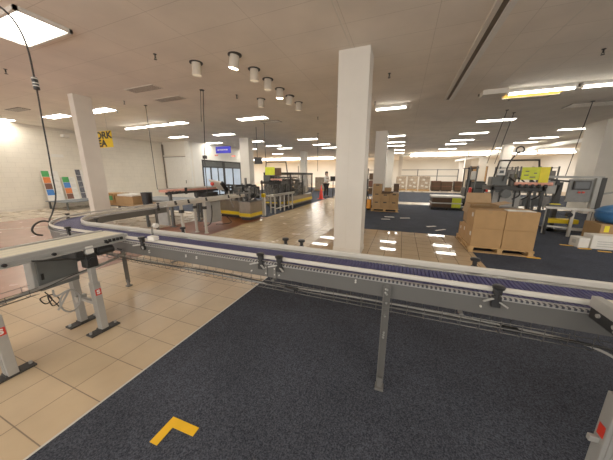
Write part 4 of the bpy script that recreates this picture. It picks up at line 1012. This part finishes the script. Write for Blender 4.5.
# scraps on the far carpet
for i, (l, x, y, w_, d_) in enumerate((('pale scrap on the blue grey carpet nearest the tiles, left', -.35, 9.55, .35, .12), ('pale scrap on blue grey carpet in front of the slotted boxes', -.45, 9.0, .3, .07), ('pale scrap on blue grey carpet right of the slotted boxes', .2, 9.5, .36, .08),
                         ('pale scrap on blue grey carpet toward the near cartons, left', .95, 8.2, .3, .09), ('pale scrap on blue grey carpet toward the near cartons, right', 1.15, 7.75, .4, .06))):
    o = MB().obox((x, y, .008), (w_, d_, .006), (0, 0, .2*i)).build('paper_scrap', M_LABELW); tag(o, l, 'scrap')

# ------------------------------------------------------------------ right side machines
g = gantry_machine('labelling_machine', 'black labelling machine with trapezoid bar and bright yellow sheets at right', 3.0, 8.7, 2.35, 3.6, 1.97, 1.30, 2.56, 3.45)
MB().box(2.98, 3.36, 8.30, 8.335, 1.44, 1.77, .006).build('lime_sheet', M_LIME, g, True, label='lime yellow sheet')
MB().box(3.36, 3.56, 8.29, 8.325, 1.37, 1.77, .006).build('yellow_sheet', M_YTAG, g, True, label='bright yellow sheet')
for k, (x, z, w_) in enumerate(((3.03, 1.55, .1), (3.16, 1.5, .12), (3.24, 1.6, .06), (3.05, 1.65, .08))): MB().box(x, x+w_, 8.296, 8.30, z, z+.025).build('sheet_mark', M_DGREY, g, True)
sb = MB().box(2.45, 2.63, 8.34, 8.40, 1.56, 1.73, .01).build('control_panel', M_WHITE, g, True)
MB().box(2.49, 2.59, 8.335, 8.34, 1.61, 1.69).build('screen', M_SCREEN, sb, True)
MB().box(2.40, 3.3, 9.0, 9.05, .25, 1.05).build('back_panel', M_LGREY, g, True)
MB().cyl((2.72, 8.3, 1.05), (2.72, 8.5, 1.05), .12, 16).build('motor', M_DGREY, g, True, smooth=True)
b = MB().tube(smooth_path([(2.95, 8.6, 2.2), (2.8, 8.6, 2.0), (2.72, 8.6, 1.7), (2.65, 8.5, 1.4)]), .02, 7)
b.tube([(2.95+.09*math.cos(a_), 8.6, 2.24+.09*math.sin(a_)) for a_ in [2*PI*k/14 for k in range(14)]], .018, 6, closed=True)
b.build('coiled_hose', M_RUBBER, g, True)

ps = thing('packing_station', 'grey packing station frame with touchscreen panel beside the right column', 'workstation', (4.2, 8.9, 0))
MB().bar((3.80, 8.86, 1.52), (4.84, 8.7, 1.50), .10, .06).build('top_beam', M_GREY, ps, True)
MB().box(4.76, 4.86, 8.6, 8.72, 0.005, 1.50, .01).build('post', M_BLACKM, ps, True)
MB().box(4.66, 4.76, 8.6, 8.72, .7, 1.50, .02).build('post_cover', M_GREY, ps, True)
MB().box(3.98, 4.08, 8.72, 8.8, .005, 1.38).bar((4.03, 8.72, 1.3), (3.93, 8.7, .8), .06).build('post', M_BLACKM, ps, True)
MB().box(4.16, 4.66, 8.66, 8.70, .86, 1.46, .01).build('back_panel', M_MGREY, ps, True)
ts = MB().box(4.24, 4.58, 8.60, 8.65, 1.19, 1.42, .01).build('touchscreen', M_BLACK, ps, True)
MB().box(4.27, 4.55, 8.595, 8.60, 1.22, 1.39).build('display', M_SCREEN, ts, True)
MB().box(3.74, 3.95, 8.7, 8.84, 1.06, 1.42, .02).build('printer_head', M_GREY, ps, True)
MB().bar((3.76, 8.66, 1.44), (4.15, 8.64, 1.40), .06, .05).build('arm', M_BLACKM, ps, True)
MB().box(3.9, 3.97, 8.66, 8.7, 1.3, 1.42).build('sensor', M_BLACK, ps, True)
b = MB()
for x in (4.40, 4.48): b.cyl((x, 8.66, 1.12), (x, 8.62, 1.12), .025, 10)
b.build('red_buttons', M_REDP, ps, True)
MB().box(3.95, 4.8, 8.72, 8.80, .005, .08).box(3.95, 4.05, 8.72, 9.2, .005, .08).build('base_frame', M_BLACKM, ps, True)

wt = thing('white_conveyor_table', 'narrow white topped conveyor table with legs in front of the packing station', 'table', (4.05, 8.25, 0))
MB().bar((3.62, 8.32, .735), (4.66, 8.10, .70), .26, .045).build('top', M_WHITE, wt, True)
for x, y, m_ in ((3.68, 8.24, M_BLACKM), (3.72, 8.40, M_WHITE), (4.12, 8.12, M_WHITE), (4.2, 8.3, M_BLACKM), (4.48, 8.05, M_WHITE), (4.5, 8.25, M_WHITE)):
    MB().box(x-.025, x+.025, y-.025, y+.025, .005, .70).build('leg', m_, wt, True)
MB().bar((3.7, 8.35, .22), (4.5, 8.2, .2), .04).bar((4.12, 8.1, .2), (4.48, 8.05, .2), .04).build('stretcher', M_WHITE, wt, True)
MB().box(3.75, 4.4, 8.35, 8.55, .30, .42, .02).build('yellow_guard', M_YBAND, wt, True, label='yellow guard strip under the table')
MB().cyl((4.02, 8.02, .58), (4.02, 8.12, .58), .06, 12).build('motor', M_BLACK, wt, True, smooth=True)
o = carton('small dark tray with yellow papers on the white conveyor table', 3.66, 3.95, 8.22, 8.36, .762, .81, M_DGREY, 'tray', tape=False, name='parts_tray')
MB().box(3.7, 3.9, 8.24, 8.34, .81, .83, .008).build('papers', M_YTAG, o, True)

# boxes and blue drum by the right edge
carton('brown carton under the blue plastic tub at the right edge', 4.2, 4.9, 7.25, 7.8, .005, .50, M_CARD2, tape=False)
bt = thing('blue_plastic_tub', 'shiny blue plastic tub with rounded lid at the right picture edge', 'tub', (4.62, 7.52, .50))
prof = [(.20, .505), (.30, .52), (.37, .58), (.39, .66), (.385, .74), (.40, .75), (.40, .775), (.36, .80), (.30, .86), (.18, .90), (.02, .915)]
MB().lathe(prof, (4.62, 7.52, 0), 24).build('tub', M_BLUEBIN, bt, True, smooth=True)
MB().tube([(4.4, 7.2, .70), (4.48, 7.13, .68), (4.6, 7.11, .68), (4.7, 7.14, .70)], .018, 8).build('handle', M_BLUEBIN, bt, True)
cb = [o for o in bpy.data.objects if o.get('label', '').startswith('brown carton under the blue')][0]
MB().box(4.26, 4.34, 7.244, 7.249, .33, .47).build('yellow_tag', M_YTAG, cb, True)
w1 = carton('larger white box with grey grille marks at the right edge', 3.93, 4.42, 6.92, 7.22, .005, .30, M_WHITE, tape=False)
for j in range(3): MB().box(4.02, 4.36, 6.917, 6.92, .06+j*.05, .08+j*.05).build('vent_slot', M_LGREY, w1, True)
w2 = thing('white_box', 'smaller white box leaning left of the larger white one', 'box', (3.80, 7.05, .005), .14)
MB().box(-.10, .09, -.13, .13, 0, .22, .01).build('carton', M_WHITE, w2)
MB().box(-.102, -.09, -.05, .05, .08, .16).build('paper_label', M_LGREY, w2)
for l, x, y, w_, d_, a_ in (('yellow tape piece on the carpet left of the white boxes', 3.62, 7.05, .26, .06, -.1), ('pale yellow tape piece in front of the smaller white box', 3.80, 6.84, .22, .06, .2), ('yellow tape piece in front of the larger white box', 4.05, 6.72, .20, .05, 0)):
    o = MB().obox((x, y, .009), (w_, d_, .006), (0, 0, a_)).build('tape_strip', M_YELLOW); tag(o, l, 'floor tape')
t = thing('folding_panel', 'sloping grey panel behind the blue tub at the right edge', 'panel', (5.3, 8.6, 0))
MB()._add([(4.85, 8.9, 1.05), (5.9, 8.5, 1.35), (5.9, 8.9, 1.30), (4.85, 9.2, 1.02), (4.85, 8.9, 1.02), (5.9, 8.5, 1.32), (5.9, 8.9, 1.27), (4.85, 9.2, .99)], [(0,1,2,3),(4,5,6,7),(0,1,5,4),(1,2,6,5),(2,3,7,6),(3,0,4,7)]).build('top', M_GREY, t, True)
for x, y in ((4.95, 9.0), (5.7, 8.7), (5.7, 8.85)): MB().box(x-.025, x+.025, y-.025, y+.025, .005, 1.03 if x < 5 else 1.26).build('leg', M_DGREY, t, True)

# ------------------------------------------------------------------ far hall
fl = thing('fork_truck', 'dark fork truck with overhead bars behind the low pallet at right', 'fork truck', (3.3, 14.8, 0))
MB().box(2.98, 3.38, 14.3, 15.3, .25, .95, .06).build('body', M_BLACKM, fl, True)
for x in (3.02, 3.36):
    for y in (14.3, 15.2): MB().bar((x, y, .9), (x, y+.05, 1.9), .05).build('guard_post', M_BLACKM, fl, True)
MB().box(2.96, 3.42, 14.25, 15.3, 1.88, 1.94).build('overhead_guard', M_BLACKM, fl, True)
MB().box(3.08, 3.32, 14.8, 15.1, .95, 1.35, .05).build('seat', M_BLACK, fl, True)
for x in (2.98, 3.32):
    for y in (14.5, 15.2): MB().cyl((x-.05, y, .2), (x+.08, y, .2), .2, 16).build('wheel', M_BLACK, fl, True, smooth=True)
MB().box(3.03, 3.08, 14.15, 14.25, .1, 2.0).box(3.32, 3.37, 14.15, 14.25, .1, 2.0).box(3.03, 3.37, 14.16, 14.24, 1.3, 1.4).build('mast', M_DGREY, fl, True)
MB().box(3.1, 3.3, 14.12, 14.16, 1.35, 1.75, .02).build('load_guard', M_LGREY, fl, True)
t = thing('red_barrier_post', 'red upright barrier post at the right end of the low pallet', 'post', (2.72, 12.7, 0))
MB().box(2.76, 2.86, 12.55, 12.65, .0, .95, .02).lathe([(.10, 0), (.10, .03), (.06, .05)], (2.81, 12.6, 0), 14).build('post', M_REDP, t, True)
MB().ball((2.81, 12.6, .98), .06).build('cap', M_REDP, t, True, smooth=True)
t = thing('red_bollard', 'small red bollard between the fork truck and grey racks', 'post', (4.2, 15.5, 0))
MB().lathe([(.12, 0), (.12, .04), (.07, .06), (.07, .85), (.03, .9)], (4.2, 15.5, 0), 14).build('post', M_REDP, t, True, smooth=True)
# grey racks behind the labelling machine
for i, (l, x, y) in enumerate((('grey wrapped tall rack behind labelling machine, leftmost', 4.45, 14.1), ('grey wrapped tall rack behind labelling machine, middle', 5.25, 14.2), ('grey wrapped tall rack behind labelling machine, rightmost', 6.1, 14.6))):
    t = thing('storage_rack', l, 'rack', (x, y, 0), 0)
    for dx in (-.32, .32):
        for dy in (-.3, .3): MB().box(x+dx-.025, x+dx+.025, y+dy-.025, y+dy+.025, 0, 1.95).build('upright', M_DGREY, t, True)
    for z in (.2, .8, 1.4, 1.9): MB().box(x-.35, x+.35, y-.32, y+.32, z-.02, z).build('shelf', M_DGREY, t, True)
    for z in (.2, .8, 1.4):
        for j in range(2): carton('grey wrapped load %s on the %s shelf of the %s rack behind labelling machine' % (('left', 'right')[j], {.2: 'bottom', .8: 'middle', 1.4: 'top'}[z], ('leftmost', 'middle', 'rightmost')[i]), x-.28+j*.29, x-.02+j*.29, y-.25, y+.25, z+.001, z+random.uniform(.3, .45), M_WRAPG if (j+i) % 2 else M_DGREY, 'load', tape=False, name='wrapped_load')
# wrapped pallets and brown crates far away
nm4 = ['left', 'middle', 'right']
for k in range(3):
    x = -.62+k*1.12; y = 27.5
    t = thing('wrapped_pallet', 'stretch wrapped pallet stack by the far hall, %s of three' % nm4[k], 'wrapped pallet', (x+.5, y, 0), 0, 'wrapped pallets in the far hall')
    MB().box(x, x+1.0, y, y+1.0, 0.004, .14).build('pallet', M_WOOD, t, True)
    MB().box(x, x+.98, y, y+1.0, .14, 1.45, .06).build('goods', M_WRAP, t, True)
    b = MB()
    for (u, v) in ((.3, .5), (.65, .8), (.4, 1.1), (.7, .4)): b.obox((x+u, y-.005, v), (.25, .01, .16), (0, .3*u, 0))
    b.build('white_labels', M_LABELW, t, True)
for k, (x0, x1, y, m_, z) in enumerate(((2.75, 3.6, 27.5, M_DCARD, 1.0), (3.65, 4.6, 27.4, M_DCARD, .95), (4.75, 5.35, 27.2, M_DCARD, .98), (5.4, 6.5, 24.5, M_DGREY, 1.05))):
    t = thing('storage_crate', ['dark brown crate by the far hall, first from the left', 'dark brown crate by the far hall, second from the left', 'dark brown crate by the far hall, third from the left', 'dark grey crate left of the fork truck in the far hall'][k], 'crate', ((x0+x1)/2, y, 0))
    MB().box(x0, x1, y, y+1, .1, z, .02).build('body', m_, t, True)
    MB().box(x0, x1, y-.02, y+1.02, z-.08, z).box(x0, x1, y-.02, y+1.02, .45, .52).build('rail', M_BROWN if m_ is M_DCARD else M_BLACKM, t, True)
    MB().box(x0+.05, x1-.05, y+.05, y+.95, 0.004, .1).build('skid', M_BLACKM, t, True)
t = thing('pallet_racking', 'long thin grey racking frame along the far wall', 'rack', (3, 34, 0))
for x in (-.5, 1.7, 3.9, 6.1): MB().box(x-.05, x+.05, 33.9, 34.0, 0, 2.3).build('upright', M_DGREY, t, True)
for z in (1.5, 2.25): MB().box(-.5, 6.1, 33.9, 34.0, z-.08, z).build('beam', M_DGREY, t, True)
t = thing('plywood_panel', 'tan plywood boarded panel standing between far white columns', 'panel', (7.7, 33, 0))
for k in range(3): MB().box(7.2+k*.5, 7.66+k*.5, 32.95, 33.0, .2, 2.5).build('board', M_CARD, t, True)
MB().box(7.15, 8.75, 33.0, 33.05, .0, 2.55).build('frame', M_DCARD, t, True)
# left far hall goods seen between the machines and the central column
for k, (x, y) in enumerate(((-9.5, 22.5), (-7.8, 23.5), (-3.6, 24.5), (-2.6, 25.5))):
    t = thing('wrapped_pallet', 'dim wrapped pallet stack far beyond the machines, %s from the left' % ['first', 'second', 'third', 'fourth'][k], 'wrapped pallet', (x, y, 0), 0, 'far pallets beyond the machines')
    MB().box(x-.5, x+.5, y, y+1, .004, .14).build('pallet', M_WOOD, t, True)
    MB().box(x-.48, x+.48, y, y+1, .14, 1.2+.15*(k % 2), .06).build('goods', M_WRAP if k % 2 else M_WRAPG, t, True)
t = thing('shelf_unit', 'dark shelf unit with goods right of the central column far back', 'rack', (-1.75, 17, 0))
for x in (-2.2, -1.5): MB().box(x-.03, x+.03, 17, 17.06, 0, 2.0).build('upright', M_BLACKM, t, True)
for z in (.3, .8, 1.3, 1.9): MB().box(-2.2, -1.5, 16.95, 17.4, z-.03, z).build('shelf', M_BLACKM, t, True)
for k, z in enumerate((.3, .8, 1.3)): carton('dark goods box on the %s shelf right of the central column' % ['bottom', 'middle', 'top'][k], -2.12, -1.6, 17.0, 17.38, z+.001, z+.38, M_DCARD if k != 1 else M_BROWN, tape=False)

# ------------------------------------------------------------------ lights, world, camera
def area(x, y, e, sx=1.2, sy=.6, z=H-.06):
    l = bpy.data.lights.new('added_lamp', 'AREA'); l.shape = 'RECTANGLE'; l.size = sx; l.size_y = sy; l.energy = e; l.color = WARM
    o = bpy.data.objects.new('added_lamp', l); o.location = (x, y, z); COL.objects.link(o); return o
for x, y in ((-2.6, -1.5), (1.6, -1.5), (-6.5, -1.0), (4.8, 1.0), (5.6, 4.5)): area(x, y, 36)  # unseen lamps added behind and beside the view to light the near end
for x, e in ((-26, 420), (-19, 420), (-12, 380), (-5, 300), (4, 260), (11, 260)): area(x, 33, e*.85, 3, 3).data.color = (1, .97, .92)  # lamps added under the far ceiling to brighten the far hall and wall
wd = bpy.data.worlds.new('World'); sc.world = wd; wd.use_nodes = True
bg = wd.node_tree.nodes['Background']; bg.inputs[0].default_value = (1.0, .95, .88, 1); bg.inputs[1].default_value = 1.5
cam = bpy.data.cameras.new('Camera'); co = bpy.data.objects.new('Camera', cam); COL.objects.link(co)
f, yaw, p, r = 239.933, -.373036, .225286, -.0018034
cam.sensor_fit = 'HORIZONTAL'; cam.sensor_width = 36; cam.lens = f/613*36; cam.clip_start = .02; cam.clip_end = 200
fw = Vector((math.sin(yaw)*math.cos(p), math.cos(yaw)*math.cos(p), -math.sin(p)))
rt = Vector((math.cos(yaw), -math.sin(yaw), 0)); dn = fw.cross(rt)
rt2 = rt*math.cos(r)+dn*math.sin(r); dn2 = -rt*math.sin(r)+dn*math.cos(r)
M = Matrix((rt2, -dn2, -fw)).transposed().to_4x4(); M.translation = (0, 0, EYE); co.matrix_world = M
sc.camera = co
sc.view_settings.view_transform = 'Standard'; sc.view_settings.look = 'None'; sc.view_settings.exposure = 0.45; sc.view_settings.gamma = 1.17
sc.cycles.use_denoising = True; sc.cycles.max_bounces = 8; sc.cycles.diffuse_bounces = 5; sc.cycles.sample_clamp_indirect = 6
sc.cycles.transparent_max_bounces = 12
